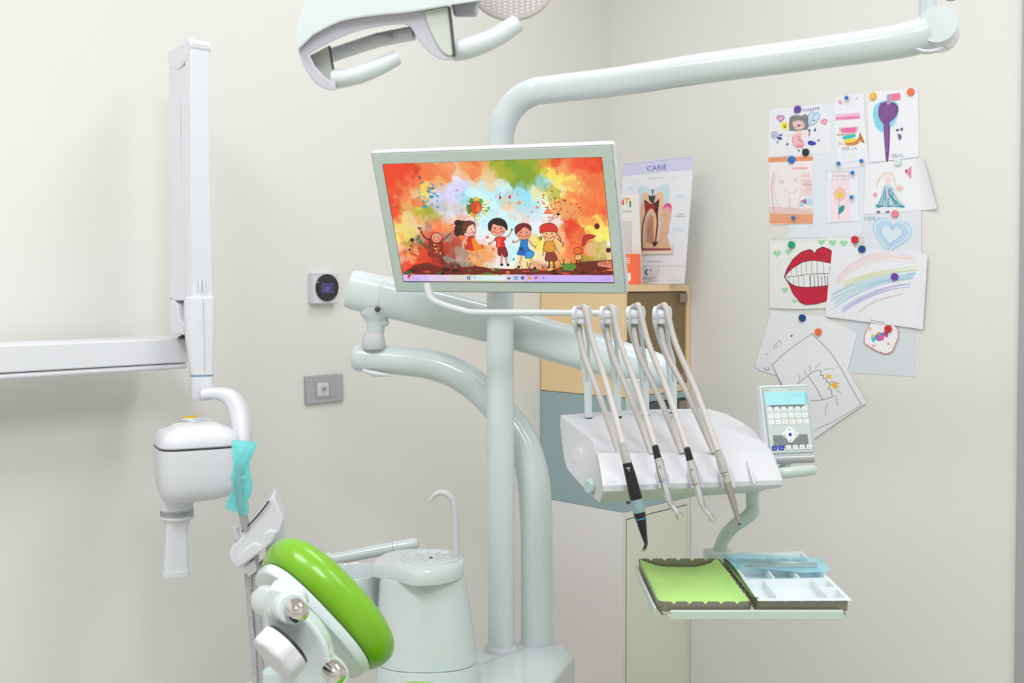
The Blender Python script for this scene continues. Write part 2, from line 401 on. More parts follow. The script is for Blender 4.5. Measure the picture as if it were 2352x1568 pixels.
cv.smooth([(392, 1000), (400, 800), (430, 722), (462, 742), (466, 900), (470, 1010)], '#C68E70')
cv.line([(515, 980), (540, 860), (552, 760), (556, 680)], 9, '#C4CBD4', sm=True)
rnd = random.Random(3)
for i in range(60):
    x = rnd.uniform(525, 630); y = rnd.uniform(690, 1050)
    cv.ell(x, y, 3.2, 4.5, '#B07A56', n=6)
for i in range(26): cv.ell(rnd.uniform(405, 460), rnd.uniform(780, 1040), 3, 4.5, '#A0684A', n=6)
cv.smooth([(455, 985), (480, 1000), (510, 985), (498, 1020), (480, 1040), (462, 1030)], '#4E2A22')
cv.poly([(340, 1062), (648, 1062), (648, 1085), (340, 1088)], '#B0443E'); cv.line([(345, 1074), (645, 1072)], 5, '#5E4A90')
cv.poly([(340, 1088), (660, 1085), (660, 1120), (345, 1128)], '#EFDCCB'); cv.line([(342, 1132), (668, 1126), (672, 1010)], 4, '#C0BCC0')
cv.line([(345, 1245), (800, 1243)], 3, '#C7C6DA')
cv.poly([(345, 1250), (525, 1250), (500, 1400), (345, 1420)], '#E0DDE3')
cv.smooth([(408, 1284), (385, 1290), (372, 1315), (385, 1342), (405, 1348), (400, 1330), (392, 1315), (400, 1300)], '#1E6E96'); cv.ell(434, 1293, 9, 9, '#1B5A96'); cv.ell(430, 1338, 8, 8, '#E8A0A0')
cv.text('CURASEPT', 316, 1395, 175, 32, '#4F82A0'); cv.text('www.curasept.it', 628, 1404, 118, 9, '#8C8CB0')
o = cv.build('poster', 'gloss_paint', extra=[(*slab(cs, n_r, .003), '#ECECF3')])
tag(o, 'tall tooth decay poster headed CARIE standing on the maple cabinet', 'poster')
# brochure board
yb = -.2
Zb = Z3
cs = [PY(*Z3(*q), yb) for q in [(60, 490), (305, 482), (340, 1444), (60, 1450)]]
for c in cs[2:]: c.z = max(c.z, zt_)
cv = Canvas((0, yb, 0), n_r, 2e-5, 3e-5, mp=Z3)
cv.poly([(112, 545), (124, 560), (138, 590), (136, 545), (150, 543), (154, 604), (138, 606), (118, 572)], '#E0452C')
cv.poly([(155, 528), (214, 530), (214, 546), (192, 544), (184, 592), (168, 590), (176, 543), (154, 542)], '#F0A424')
cv.poly([(208, 560), (228, 560), (230, 626), (210, 626)], '#1FA05A')
cv.text('rtenta', 125, 680, 105, 24, '#4E8CB8')
cv.poly([(125, 770), (238, 776), (240, 1110), (150, 1110)], '#D8D5D6')
o = cv.build('brochure_board', 'gloss_paint', extra=[(*slab(cs, n_r, .004), '#EFEBE8')])
tag(o, 'white brochure board with coloured NTI letters, in front of the tooth poster', 'sign')
# orange box
yo = -.26
t = [PY(*Z3(*q), yo) for q in [(60, 1120), (268, 1122), (276, 1444), (60, 1444)]]
for c in t[2:]: c.z = max(c.z, zt_)
cv = Canvas((0, yo, 0), n_r, 2e-5, 3e-5, mp=Z3)
for y in (1160, 1185, 1208): cv.poly([(165, y), (220, y), (221, y+12), (166, y+12)], '#FBD9CB')
cv.smooth([(160, 1325), (215, 1322), (224, 1335), (225, 1390), (215, 1408), (160, 1408)], '#F6EFEA', k=2)
o = cv.build('leaflet_box', 'gloss_paint', extra=[(*slab(t, n_r, .03), '#FF7448')])
tag(o, 'bright orange box on the maple cabinet, right behind the edge of the monitor', 'box')
# ================================================================ things on the left wall
C5 = lambda x, y: (680+x/4.357, 600+y/4.357)
nl = Vector((1, 0, 0))
def wq(px, py, x): p = PX(px, py, x); return p.y, p.z
def wallbox(q, x0, x1):   # prism whose front outline (pixels) lies on x = x1
    a = [PX(*p, x1) for p in q]; return MB().prism(a, Vector((x0-x1, 0, 0)))
ya, za = wq(*C5(165, 425), .022); yb_, zb = wq(*C5(430, 115), .022)
c = Vector((0, (ya+yb_)/2, (za+zb)/2)); hs = (zb-za)/2
t = thing('thermostat', (0, c.y, c.z-hs), 'square white thermostat with round black dial on the left wall', 'thermostat')
obj('housing', MB().bounds(0, .022, c.y-hs, c.y+hs, c.z-hs, c.z+hs), 'plastic', t, bevel=.002)
dc = PX(*C5(310, 262), .0235)
obj('dial', MB().lathe((.022, dc.y, dc.z), (1, 0, 0), [(0, hs*.88), (.005, hs*.88), (.007, hs*.84), (.007, .0001)], 48), 'gloss_black', t)
cv = Canvas((.0292, 0, 0), nl, 2e-5, mp=C5)
cv.poly([(252, 216), (376, 214), (376, 318), (252, 320)], '#3E3A66'); cv.text('18°', 288, 298, 55, 42, '#8178D8')
cv.line([(262, 232), (366, 230)], 2.5, '#5A5490')
for x in (275, 300, 325, 352): cv.ell(x, 250, 3, 3, '#5F589C', n=8)
cv.build('display', 'screen', t)['label'] = 'dim violet display reading 18 degrees'
cv = Canvas((.0221, 0, 0), nl, 2e-5, mp=C5); cv.text('DAIKIN', 188, 136, 58, 9, '#4A4A4A'); cv.build('wordmark', 'paint', t)
# dimmer plate
q = [(97, 1150), (470, 1120), (480, 1398), (105, 1438)]
t = thing('dimmer_plate', PX(*C5(290, 1430), 0), 'grey wall plate with a small rotary dimmer, below the thermostat', 'light switch')
obj('plate', wallbox([C5(*p) for p in q], 0, .009), 'silverplastic', t, bevel=.003)
obj('module', wallbox([C5(*p) for p in [(190, 1198), (338, 1190), (345, 1358), (200, 1376)]], .008, .0105), 'grey', t, bevel=.0006)
obj('blank_module', wallbox([C5(*p) for p in [(343, 1190), (412, 1186), (412, 1345), (346, 1352)]], .008, .0105), 'silverplastic', t, bevel=.0006)
obj('face_card', wallbox([C5(*p) for p in [(213, 1214), (325, 1210), (330, 1342), (218, 1352)]], .010, .0115), 'plastic', t)
cv = Canvas((.0116, 0, 0), nl, 2e-5, mp=C5); cv.ell(272, 1268, 30, 32, '#8C8C90', n=24); cv.ell(272, 1268, 26, 28, '#ECEDF0', n=24); cv.text('VIMAR', 225, 1341, 36, 8, '#555555'); cv.text('14.506', 268, 1339, 30, 6, '#888888'); cv.build('dial_marks', 'paint', t)
kc = PX(*C5(275, 1268), .0115)
obj('knob', MB().lathe((.0115, kc.y, kc.z), (1, 0, 0), [(0, .0055), (.011, .005), (.0125, .004), (.0125, .0001)], 24), 'grey', t)

# ================================================================ children's drawings on the right wall
C6 = lambda x, y: (1720+x/3.563, 180+y/3.563)
C7 = lambda x, y: (1720+x/3.267, 560+y/3.267)
SHEETS = {}
def sheet(name, corners, off, mp, label, colour='#F0F1F6', curl=None, draw=None, group=None):
    th = .0004
    cv = Canvas((0, -off-th, 0), n_r, 1.2e-5, 1e-5, mp=mp)
    if draw: draw(cv)
    cs = [PY(*mp(*q), -off-th) for q in corners]
    ex = []
    if curl and len(cs) == 4:
        n = 14; V = []; Fq = []
        for back in (0, 1):
            for j in range(n+1):
                for i in range(n+1):
                    u, v = i/n, j/n
                    p = (cs[0]*(1-u)+cs[1]*u)*(1-v)+(cs[3]*(1-u)+cs[2]*u)*v
                    p = p.copy(); p.y -= curl(u, v)-(th if back else 0); V.append(p)
        o2 = (n+1)**2
        for j in range(n):
            for i in range(n):
                a = j*(n+1)+i; Fq.append((a, a+1, a+n+2, a+n+1)); Fq.append((o2+a+n+1, o2+a+n+2, o2+a+1, o2+a))
        ex = [(V, Fq, colour)]
    else: ex = [(*slab(cs, n_r, th), colour)]
    o = cv.build(name, 'paint', extra=ex)
    tag(o, label, 'drawing' if name != 'paper_sheet' else 'paper', group or 'papers on the right wall'); return o
# 1 large bluish backing sheets
sheet('paper_sheet', [(640, 200), (945, 170), (950, 1295), (325, 1310), (330, 640)], .0005, C6, 'blank bluish sheet behind the flower and stripes drawings', '#E6ECF3')
sheet('paper_sheet', [(740, 440), (1248, 610), (1245, 995), (740, 965)], .0006, C7, 'blank pale blue sheet hanging below the rainbow drawing', '#DCE2E8')
# fairy
def d_fairy(c):
    B = '#2A3FA8'
    c.text('noemi', 440, 275, 135, 34, B, slope=-.14); c.text('s', 366, 284, 26, 24, B)
    c.smooth([(330, 430), (330, 350), (345, 310), (390, 300), (430, 305), (460, 292), (485, 310), (490, 360), (482, 418), (440, 422), (400, 432), (350, 430)], '#8C8C8E')
    c.hatch(335, 320, 485, 420, '#77777B', 9, 5, .02)
    c.smooth([(355, 365), (400, 345), (448, 360), (455, 395), (420, 418), (375, 412)], '#F0C6C6')
    c.line([(368, 395), (380, 402), (392, 395)], 3, '#3A3438'); c.line([(425, 385), (437, 378), (446, 384)], 3, '#3A3438'); c.ell(408, 385, 13, 9, '#6B6468'); c.ell(408, 405, 6, 3, '#D04040')
    for x in (360, 385, 408, 430): c.line([(x, 360), (x+7, 340), (x+14, 358)], 2.5, '#D8D8DA')
    c.smooth([(395, 430), (420, 425), (432, 440), (432, 470), (395, 470)], '#F4D2CC')
    c.line([(310, 478), (350, 462), (395, 455)], 9, '#F4D6CF'); c.line([(430, 448), (492, 456)], 8, '#F4D6CF')
    c.smooth([(365, 460), (425, 455), (432, 500), (452, 550), (385, 565), (358, 520)], '#F6BEC6'); c.line([(360, 470), (358, 520), (385, 565), (452, 550), (428, 490)], 3, '#D0566C', sm=True)
    for i in range(6): c.line([(395+i*8, 540), (392+i*9, 560)], 4, '#E87C8C')
    c.line([(403, 480), (415, 476)], 3, '#3A3438'); c.line([(409, 478), (412, 500), (402, 500)], 3, '#3A3438'); c.line([(405, 508), (425, 505), (425, 525)], 3, '#3A3438')
    c.line([(392, 560), (410, 592)], 4, '#C86070'); c.line([(428, 556), (448, 582)], 4, '#C86070')
    c.ell(410, 592, 8, 6, B); c.ell(446, 585, 8, 6, B)
    c.ell(495, 425, 9, 9, '#5C5458'); c.line([(495, 432), (494, 472)], 6, '#5C5458')
    for p, m in (([(485, 370), (488, 300), (520, 272), (535, 290), (520, 340), (490, 385)], '#CFE4F4'), ([(490, 388), (540, 290), (572, 285), (575, 320), (540, 370)], '#CFE4F4')):
        c.smooth(p, m); c.line(p, 3, '#3A62C0', sm=True, closed=True)
    c.ell(534, 344, 9, 5, B, -.5)
    c.heart(259, 326, 30, '#F6B0C6', outline=B); c.heart(616, 354, 25, '#F6B0C6', -.3, outline='#C04A78')
    c.ell(290, 385, 40, 36, '#FBF0B0'); c.ell(293, 388, 24, 26, '#F5DE4A'); c.ell(296, 396, 7, 9, '#4A4430'); c.ell(285, 380, 3, 3, '#4A4430', n=8); c.ell(304, 374, 3, 3, '#4A4430', n=8)
    for r in (26, 17, 8): c.line([(210+r*math.cos(a*.5), 462+r*1.15*math.sin(a*.5)) for a in range(13)], 2.5, B)
    for p in ([(240, 455), (262, 462), (276, 446), (270, 470), (250, 470)], [(225, 480), (262, 478), (275, 500), (245, 502)], [(228, 515), (240, 512), (234, 540)], [(300, 535), (312, 532), (326, 528), (318, 552)], [(530, 430), (543, 400), (550, 432)], [(480, 520), (500, 508), (545, 520), (550, 540), (515, 549), (486, 540)], [(556, 500), (568, 505), (580, 494), (572, 520)]): c.poly(p, B)
    c.line([(500, 515), (510, 535), (524, 512), (538, 535)], 2.5, '#6E86D8')
sheet('child_drawing', [(168, 256), (600, 205), (668, 380), (672, 612), (158, 645)], .0010, C6, 'drawing of a grey-haired fairy signed noemi, held by the purple magnet at the top left', '#EFEFF5', draw=d_fairy)
def d_sweet(c):
    c.hatch(712, 300, 905, 345, '#F07FB8', 9, 6, -.08, 4)
    c.hatch(735, 398, 895, 440, '#E9A37C', 5, 3, -.05, 5); c.hatch(755, 408, 875, 445, '#EE74B0', 8, 6, -.06, 6)
    c.hatch(722, 455, 870, 470, '#C8B49C', 4, 3, -.05, 7)
    c.smooth([(770, 475), (865, 455), (868, 480), (772, 500)], '#35C4BE', k=2); c.smooth([(778, 505), (868, 488), (872, 515), (785, 528)], '#F4DC4A', k=2)
    c.smooth([(785, 530), (870, 515), (905, 470), (912, 480), (905, 520), (870, 545), (800, 548)], '#D68A50'); c.smooth([(903, 450), (912, 445), (945, 520), (938, 530), (905, 500)], '#C47840', k=2)
    c.hatch(730, 520, 770, 545, '#E2B48C', 4, 2, -.05, 8)
    c.text('PER LA', 765, 590, 120, 28, '#B5AFA8', slope=-.06)
    c.ell(747, 195, 17, 20, '#F0B6C4', -.4); c.ell(882, 163, 8, 14, '#F0C0CA'); c.ell(845, 220, 4, 4, '#F0B6C4', n=8); c.ell(795, 222, 4, 4, '#F0B6C4', n=8)
    for i in range(6): c.line([(775+i*20, 610), (770+i*22, 650)], 3, '#E9EBC0')
    c.line([(775, 690), (900, 675)], 3, '#D9D4EC')
sheet('child_drawing', [(705, 150), (940, 125), (945, 300), (985, 705), (730, 745), (697, 300)], .0012, C6, 'narrow drawing of pink, teal and yellow stripes with three blue pins', '#F0F0F7', draw=d_sweet)
def d_brush(c):
    c.smooth([(1100, 180), (1160, 175), (1215, 200), (1225, 270), (1200, 350), (1160, 405), (1110, 440), (1060, 425), (1030, 370), (1015, 290), (1040, 215)], '#8FD8EE')
    c.hatch(1025, 200, 1215, 400, '#74CCE8', 8, 4, 0, 9)
    c.smooth([(1075, 205), (1130, 190), (1200, 205), (1225, 250), (1205, 310), (1150, 360), (1100, 370), (1062, 310), (1062, 240)], '#7C4E90')
    for i in range(10): c.line([(1072+i*14, 215+i*2), (1085+i*10, 350-i*4)], 4, '#9468A6')
    c.smooth([(1100, 360), (1150, 350), (1155, 480), (1148, 600), (1140, 680), (1130, 690), (1118, 640), (1108, 500)], '#7C4E90', k=2)
    for i in range(3): c.line([(1118+i*9, 380), (1122+i*6, 600)], 3, '#9A74B0')
    c.poly([(1128, 135), (1160, 128), (1160, 210), (1128, 215)], '#B79AC6'); c.poly([(1160, 128), (1236, 116), (1242, 175), (1166, 188)], '#F28CA6'); c.hatch(1165, 130, 1236, 175, '#EE7A98', 6, 4, -.1, 3)
    c.poly([(1205, 415), (1232, 412), (1228, 430), (1200, 432)], '#6E5888'); c.smooth([(1240, 410), (1258, 402), (1262, 420), (1245, 430)], '#6E5888'); c.smooth([(1215, 455), (1245, 460), (1250, 490), (1230, 502)], '#7A6692')
    c.text('GReTa', 1165, 648, 100, 30, '#9090A8', slope=-.03)
sheet('child_drawing', [(965, 120), (1385, 68), (1392, 640), (1290, 655), (985, 690), (975, 400)], .0014, C6, 'drawing of a purple brush on light blue, at the top right of the papers', '#EFF0F6', draw=d_brush)
def d_tooth(c):
    c.poly([(158, 650), (524, 634), (525, 672), (160, 690)], '#F2AE86'); c.hatch(165, 652, 518, 680, '#EC9A70', 8, 5, -.03, 5)
    c.poly([(168, 1102), (524, 1108), (525, 1188), (172, 1192)], '#F4B895'); c.hatch(175, 1110, 518, 1182, '#EFA47C', 12, 5, 0, 6)
    c.hatch(170, 1050, 520, 1100, '#F6CFC8', 8, 4, .05, 7)
    c.line([(200, 770), (186, 900), (205, 1095)], 5, '#EE8C8C'); c.hatch(350, 728, 480, 742, '#F4B0B4', 3, 4, 0, 2)
    c.line([(225, 770), (205, 850), (215, 950), (240, 1040), (290, 1082), (325, 1065), (332, 975), (345, 1060), (395, 1065), (420, 950), (428, 830), (415, 770)], 3, '#E2C6C6', sm=True)
    for p in ([(245, 815), (290, 850)], [(248, 838), (290, 850)], [(250, 860), (290, 850)], [(405, 800), (370, 830)], [(405, 850), (370, 830)]): c.line(p, 3, '#EDBAA8')
    c.line([(290, 910), (335, 940), (385, 920), (402, 890)], 3, '#E2BABA', sm=True)
    c.text('VAL', 432, 812, 72, 40, '#EEB0B4'); c.text('CIGNI', 440, 860, 70, 34, '#EBA4AA'); c.text('TUOI', 446, 905, 66, 34, '#F0B4B8'); c.text('LEO', 446, 955, 66, 36, '#EEB4BC')
    c.line([(440, 866), (512, 868)], 5, '#EE98A0'); c.line([(430, 912), (515, 914)], 4, '#F0A8B0')
    c.poly([(418, 1020), (450, 1015), (440, 1048), (415, 1045)], '#A8DCE8'); c.poly([(418, 1002), (470, 985), (472, 1030), (440, 1015)], '#B07AA8'); c.poly([(474, 985), (520, 985), (520, 1030), (474, 1030)], '#B4E4EE')
sheet('child_drawing', [(160, 648), (524, 632), (525, 1185), (175, 1198)], .0016, C6, 'drawing of a pale tooth between orange bands, pinned by blue magnets', '#F4ECEE', draw=d_tooth)
def d_flower(c):
    c.poly([(665, 832), (835, 828), (832, 1165), (672, 1165)], '#FBEAF0')
    for i in range(12): c.line([(675+i*13, 835), (678+i*13, 1160)], 2.5, '#F6CEDC')
    c.line([(632, 765), (684, 762), (684, 828), (632, 832)], 3, '#A8D0E6', closed=True); c.line([(684, 765), (818, 760), (818, 825), (684, 830)], 4, '#F0A0B0', closed=True)
    c.text('Giorgia', 698, 808, 105, 30, '#E9A0AE')
    for i in range(8):
        a = i*math.pi/4; c.ell(745+32*math.cos(a), 947+36*math.sin(a), 20, 22, '#F9C7B8', n=14)
    c.ell(743, 955, 20, 22, '#F2D52E'); c.line([(738, 985), (733, 1150)], 3, '#6AA0A0')
    c.smooth([(735, 1115), (738, 1060), (765, 1040), (783, 1045), (775, 1080)], '#2E9696')
sheet('child_drawing', [(630, 765), (898, 745), (900, 1165), (640, 1182)], .0018, C6, 'small drawing of a pink flower with a yellow heart on one green leaf', '#EEF1F7', draw=d_flower)
def d_girl(c):
    c.line([(1045, 890), (1060, 830), (1100, 785), (1150, 772), (1185, 800), (1200, 880)], 5, '#E9B48C', sm=True); c.line([(1050, 870), (1068, 830), (1105, 795), (1150, 780)], 5, '#EFC8A4', sm=True)
    c.ell(1138, 830, 26, 32, '#F6D9DA'); c.line([(1128, 845), (1142, 850)], 2.5, '#E08C90')
    c.smooth([(1110, 870), (1160, 868), (1195, 920), (1190, 990), (1275, 1045), (1230, 1060), (1130, 1045), (1040, 1062), (1030, 1045), (1100, 1000), (1085, 930)], '#C8E2E8')
    rr = random.Random(11)
    for i in range(34):
        t = rr.random(); x = 1105+60*rr.random(); c.line([(x, 880+rr.uniform(0, 60)), (1045+215*rr.random(), 1030+rr.uniform(0, 28))], 3.2, ['#4FA3B4', '#6FB8C6', '#3E96AC'][i % 3])
    for i in range(4): c.line([(1035+i*4, 1035+i*7), (1150, 1050-i*3), (1272, 1040+i*5)], 3.5, '#3E9AAE')
    for i in range(5): c.line([(1120+i*3, 880), (1130+i*4, 980)], 4, '#E2C6DC')
    c.heart(1305, 760, 24, '#F0A0B4'); c.poly([(1280, 770), (1305, 745), (1330, 715), (1328, 822), (1296, 785)], '#EE90A8'); c.poly([(1280, 745), (1296, 748), (1292, 772), (1280, 768)], '#7A5A98')
    c.ell(1033, 953, 17, 19, '#F4A8AA'); c.ell(1232, 900, 22, 20, '#F9CCC8')
    for a in range(6): c.line([(1232, 900), (1232+42*math.cos(a), 900+42*math.sin(a))], 2.5, '#F4B8B4')
    for x in (1060, 1136): c.ell(x, 1094, 16, 9, '#7E5E8E'); c.line([(x-18, 1080), (x-4, 1090), (x+8, 1076)], 2.5, '#D86A7A')
sheet('child_drawing', [(950, 705), (1440, 645), (1556, 1068), (940, 1118)], .0020, C6, 'curling drawing of a girl in a teal dress, right of the flower drawing', '#EFF0F5', draw=d_girl, curl=lambda u, v: max(0, u-.78)**2*.22)
def d_piera(c):
    for i in range(34): c.line([(950+i*14, 1100), (945+i*14, 1400)], 1, '#D6DCEC')
    for i in range(22): c.line([(945, 1104+i*14), (1408, 1096+i*14)], 1, '#D6DCEC')
    c.text('PIERA', 945, 1163, 132, 34, '#9CC8D8')
    c.heart(1166, 1275, 165, '#CFE8F6', .18); c.heart(1166, 1275, 132, '#C2D9F2', .18); c.heart(1160, 1268, 88, '#DCEAF8', .18)
    for r in (160, 140, 120, 95): c.heart(1164, 1272, r, None, .18, '#A9D3EC') if False else None
    for r, k in ((158, '#9CCBE6'), (128, '#A8C4E8'), (90, '#8DB6E0')):
        pts = []
        for i in range(28):
            t = 2*math.pi*i/28; hx = math.sin(t)**3*r; hy = -(13*math.cos(t)-5*math.cos(2*t)-2*math.cos(3*t)-math.cos(4*t))/16*r
            pts.append((1165+hx*math.cos(.18)-hy*math.sin(.18), 1274+hx*math.sin(.18)+hy*math.cos(.18)))
        c.line(pts, 4, k, closed=True)
sheet('child_drawing', [(940, 1120), (1408, 1082), (1412, 1440), (945, 1440)], .0030, C6, 'squared paper with a big light blue heart and PIERA written on it', '#EDF0F7', draw=d_piera)
def d_lips(c):
    G = '#A6DDB4'
    c.text("DALLA LUDOVICA", 175, -18+0, 410, 30, '#DADDDC')
    for x, y, r, a in ((1318-720, 0, 0, 0),): pass
    for x, y, r in ((212, 72, 30), (298, 60, 27), (270, 345, 26), (342, 430, 18), (545, -12, 26), (628, -8, 30), (712, -4, 30)): c.heart(x, y, r, G)
    for p in ([(200, 110), (240, 130), (215, 160), (235, 200)], [(290, 100), (320, 110), (280, 140), (300, 170)], [(200, 360), (190, 400), (230, 440), (215, 470)], [(260, 400), (290, 440), (300, 470)]): c.line(p, 3, '#D8DCDA', sm=True)
    out = [(265, 245), (290, 180), (330, 115), (395, 60), (455, 40), (480, 52), (492, 74), (510, 42), (555, 22), (600, 38), (660, 80), (680, 240), (640, 400), (585, 428), (500, 452), (425, 457), (385, 440), (330, 370), (300, 300)]
    c.poly(out, '#CC2340')
    rr = random.Random(5)
    for i in range(70):
        x = rr.uniform(330, 600); y = rr.uniform(345, 440) if i % 2 else rr.uniform(70, 120)
        if (y > 200 and abs(x-460) > (470-y)*1.6) or (y < 200 and x < 400): continue
        c.line([(x, y), (x+rr.uniform(8, 24), y-rr.uniform(4, 16))], 2.5, ['#B41C38', '#DE4A62', '#C22E48'][i % 3])
    c.poly([(268, 248), (320, 190), (400, 140), (480, 124), (560, 135), (680, 160), (670, 300), (600, 312), (540, 318), (440, 324), (360, 318), (305, 290)], '#F3F1F3')
    c.line([(268, 248), (320, 190), (400, 140), (480, 124), (560, 135), (640, 152)], 4, '#4A4448', sm=True); c.line([(268, 248), (305, 290), (360, 318), (440, 324), (540, 318), (620, 308)], 4, '#4A4448', sm=True)
    c.line([(270, 250), (350, 243), (440, 228), (540, 222), (650, 225)], 5, '#7A7478')
    for x in (318, 355, 392, 428, 470, 510, 560, 605): c.line([(x, 118+(470-x)**2*.0022+8), (x+4, 236)], 3, '#5A5458')
    for x in (300, 335, 370, 410, 455, 462, 490, 518, 545, 570, 590): c.line([(x, 238), (x+4, 318-(x < 350)*16)], 3 if x < 460 else 5, '#6A6468')
    c.line(out[:], 3.5, '#54242C', closed=True)
C7b = C7
sheet('child_drawing', [(157, 0-30), (620, -48), (790, -50), (790, 440), (600, 480), (380, 490), (157, 480)], .0034, C7, 'drawing of a wide open mouth with red lips and gridded teeth', '#F1F1F2', draw=d_lips)
def d_pencil(c):
    for p in ([(185, 770), (232, 722), (245, 750)], [(185, 770), (192, 790)], [(200, 775), (212, 768), (212, 780)], [(124, 832), (148, 824)], [(105, 925), (150, 955)], [(112, 940), (130, 950)], [(135, 925), (160, 945)], [(140, 950), (155, 925)]): c.line(p, 3, '#54546A')
    c.ell(320, 690, 9, 6, '#3A3A50', -.5, n=10)
sheet('child_drawing', [(168, 498), (560, 545), (813, 672), (740, 950), (700, 1010), (185, 980), (75, 945), (50, 915), (60, 870)], .0024, C7, 'tilted sheet with faint pencil marks under the navy magnet, below the lips', '#EFF0F6', draw=d_pencil)
def d_star(c):
    K = '#55555E'
    c.line([(478, 672), (370, 745), (280, 810), (175, 908)], 4, K, sm=True); c.line([(478, 672), (500, 700), (600, 800), (700, 950), (770, 1080), (845, 1205)], 4, K, sm=True)
    c.line([(175, 908), (215, 990), (245, 1055), (260, 1110)], 4, K, sm=True); c.line([(845, 1205), (740, 1270), (640, 1330), (560, 1365), (490, 1400)], 3.5, '#77777E', sm=True)
    c.line([(360, 1052), (400, 1020), (442, 988), (490, 955), (540, 950)], 4, K, sm=True); c.line([(442, 988), (500, 1070), (552, 1170)], 4, K, sm=True); c.line([(460, 1178), (552, 1170), (630, 1145)], 4, K, sm=True)
    c.line([(530, 950), (545, 960), (535, 985), (560, 985), (555, 1010), (585, 1010), (580, 1035), (610, 1045), (605, 1070), (595, 1085), (622, 1095), (618, 1115), (630, 1145)], 4, K)
    for p in ([(374, 980), (382, 1022)], [(418, 940), (424, 982)], [(455, 908), (460, 960)], [(500, 930), (540, 890)], [(560, 945), (600, 935), (635, 940)], [(650, 1135), (668, 1212)], [(592, 1200), (575, 1240), (572, 1282)], [(640, 1080), (692, 1120)], [(610, 1028), (680, 1048)]): c.line(p, 3, '#6A6A72')
    c.poly([(580, 968), (600, 982), (625, 984), (610, 995), (622, 1012), (600, 1005), (580, 1012), (590, 995)], '#F4C52A')
    c.poly([(605, 1055), (635, 1045), (660, 1028), (656, 1055), (684, 1078), (652, 1078), (640, 1092), (632, 1072)], '#F2BE20')
sheet('child_drawing', [(130, 850), (430, 640), (575, 655), (882, 1190), (490, 1460)], .0040, C7, 'turned sheet with a pencil outline and two yellow stars, behind the keypad', '#F0F0F5', draw=d_star)
def d_candy(c):
    c.line([(912, 590), (866, 690), (866, 745), (960, 805), (1030, 826), (1075, 806), (1122, 700), (1118, 640), (1085, 600)], 5, '#D0384A', closed=True)
    for x, y in ((912, 638), (937, 762), (1047, 750)): c.line([(x-14, y-4), (x+14, y+6)], 4, '#E0566A'); c.line([(x+4, y-14), (x-4, y+14)], 4, '#E0566A')
    c.smooth([(920, 680), (940, 690), (950, 715), (935, 738), (920, 715)], '#3CC4D8'); c.ell(932, 692, 12, 14, '#F0C040')
    c.smooth([(945, 690), (975, 668), (1010, 668), (1015, 700), (990, 728), (958, 722)], '#3D8EE0'); c.ell(990, 706, 26, 20, '#E65CA6'); c.ell(975, 672, 20, 10, '#EE9A5A', -.3)
    c.smooth([(1010, 660), (1030, 650), (1046, 680), (1038, 702), (1015, 690)], '#E0568C'); c.ell(1033, 670, 7, 5, '#4A5AA0')
sheet('child_drawing', [(910, 585), (1085, 598), (1124, 640), (1126, 700), (1078, 810), (1030, 828), (958, 806), (862, 748), (862, 690)], .0044, C7, 'small cut-out candy sticker drawing outlined in red, under the rainbow', '#F7F5F8', draw=d_candy)
def d_rain(c):
    rr = random.Random(8)
    def band(pts, col, n, w, sp):
        for i in range(n):
            d = (i-n/2)*sp
            a = rr.uniform(-.04, .04)
            c.line([(x+rr.uniform(-2, 2), y+d+rr.uniform(-2, 2)+a*(x-900)) for x, y in pts], w, col, sm=True)
    band([(668, 260), (760, 170), (860, 110), (970, 78), (1100, 76), (1230, 100)], '#F4C0D0', 4, 3, 7)
    band([(655, 300), (760, 205), (870, 145), (1000, 112), (1140, 112), (1265, 132)], '#F9D8CC', 5, 3.5, 8)
    band([(720, 312), (820, 270), (950, 230), (1080, 205), (1200, 182), (1285, 175)], '#DFE7A8', 6, 4, 6)
    band([(620, 405), (740, 345), (860, 305), (980, 272), (1110, 250), (1250, 222)], '#A8DCEE', 6, 3.5, 9)
    band([(640, 470), (740, 400), (860, 345), (980, 300), (1100, 275), (1230, 255)], '#9FD4EC', 4, 3.5, 9)
    band([(700, 505), (800, 440), (900, 390), (1000, 350), (1100, 325), (1210, 310)], '#B9B6EA', 5, 3.5, 8)
    band([(820, 520), (900, 460), (980, 420), (1060, 395), (1150, 375)], '#F6CBC4', 2, 3, 8)
    c.text('Soukayna', 915, 578, 100, 14, '#8C8A98', slope=.16)
sheet('child_drawing', [(628, 12), (1345, 75), (1310, 640), (572, 545)], .0060, C7, 'large drawing of a crayon rainbow with a purple magnet on it', '#EFF0F7', draw=d_rain, curl=lambda u, v: max(0, u-.9)**2*.35)
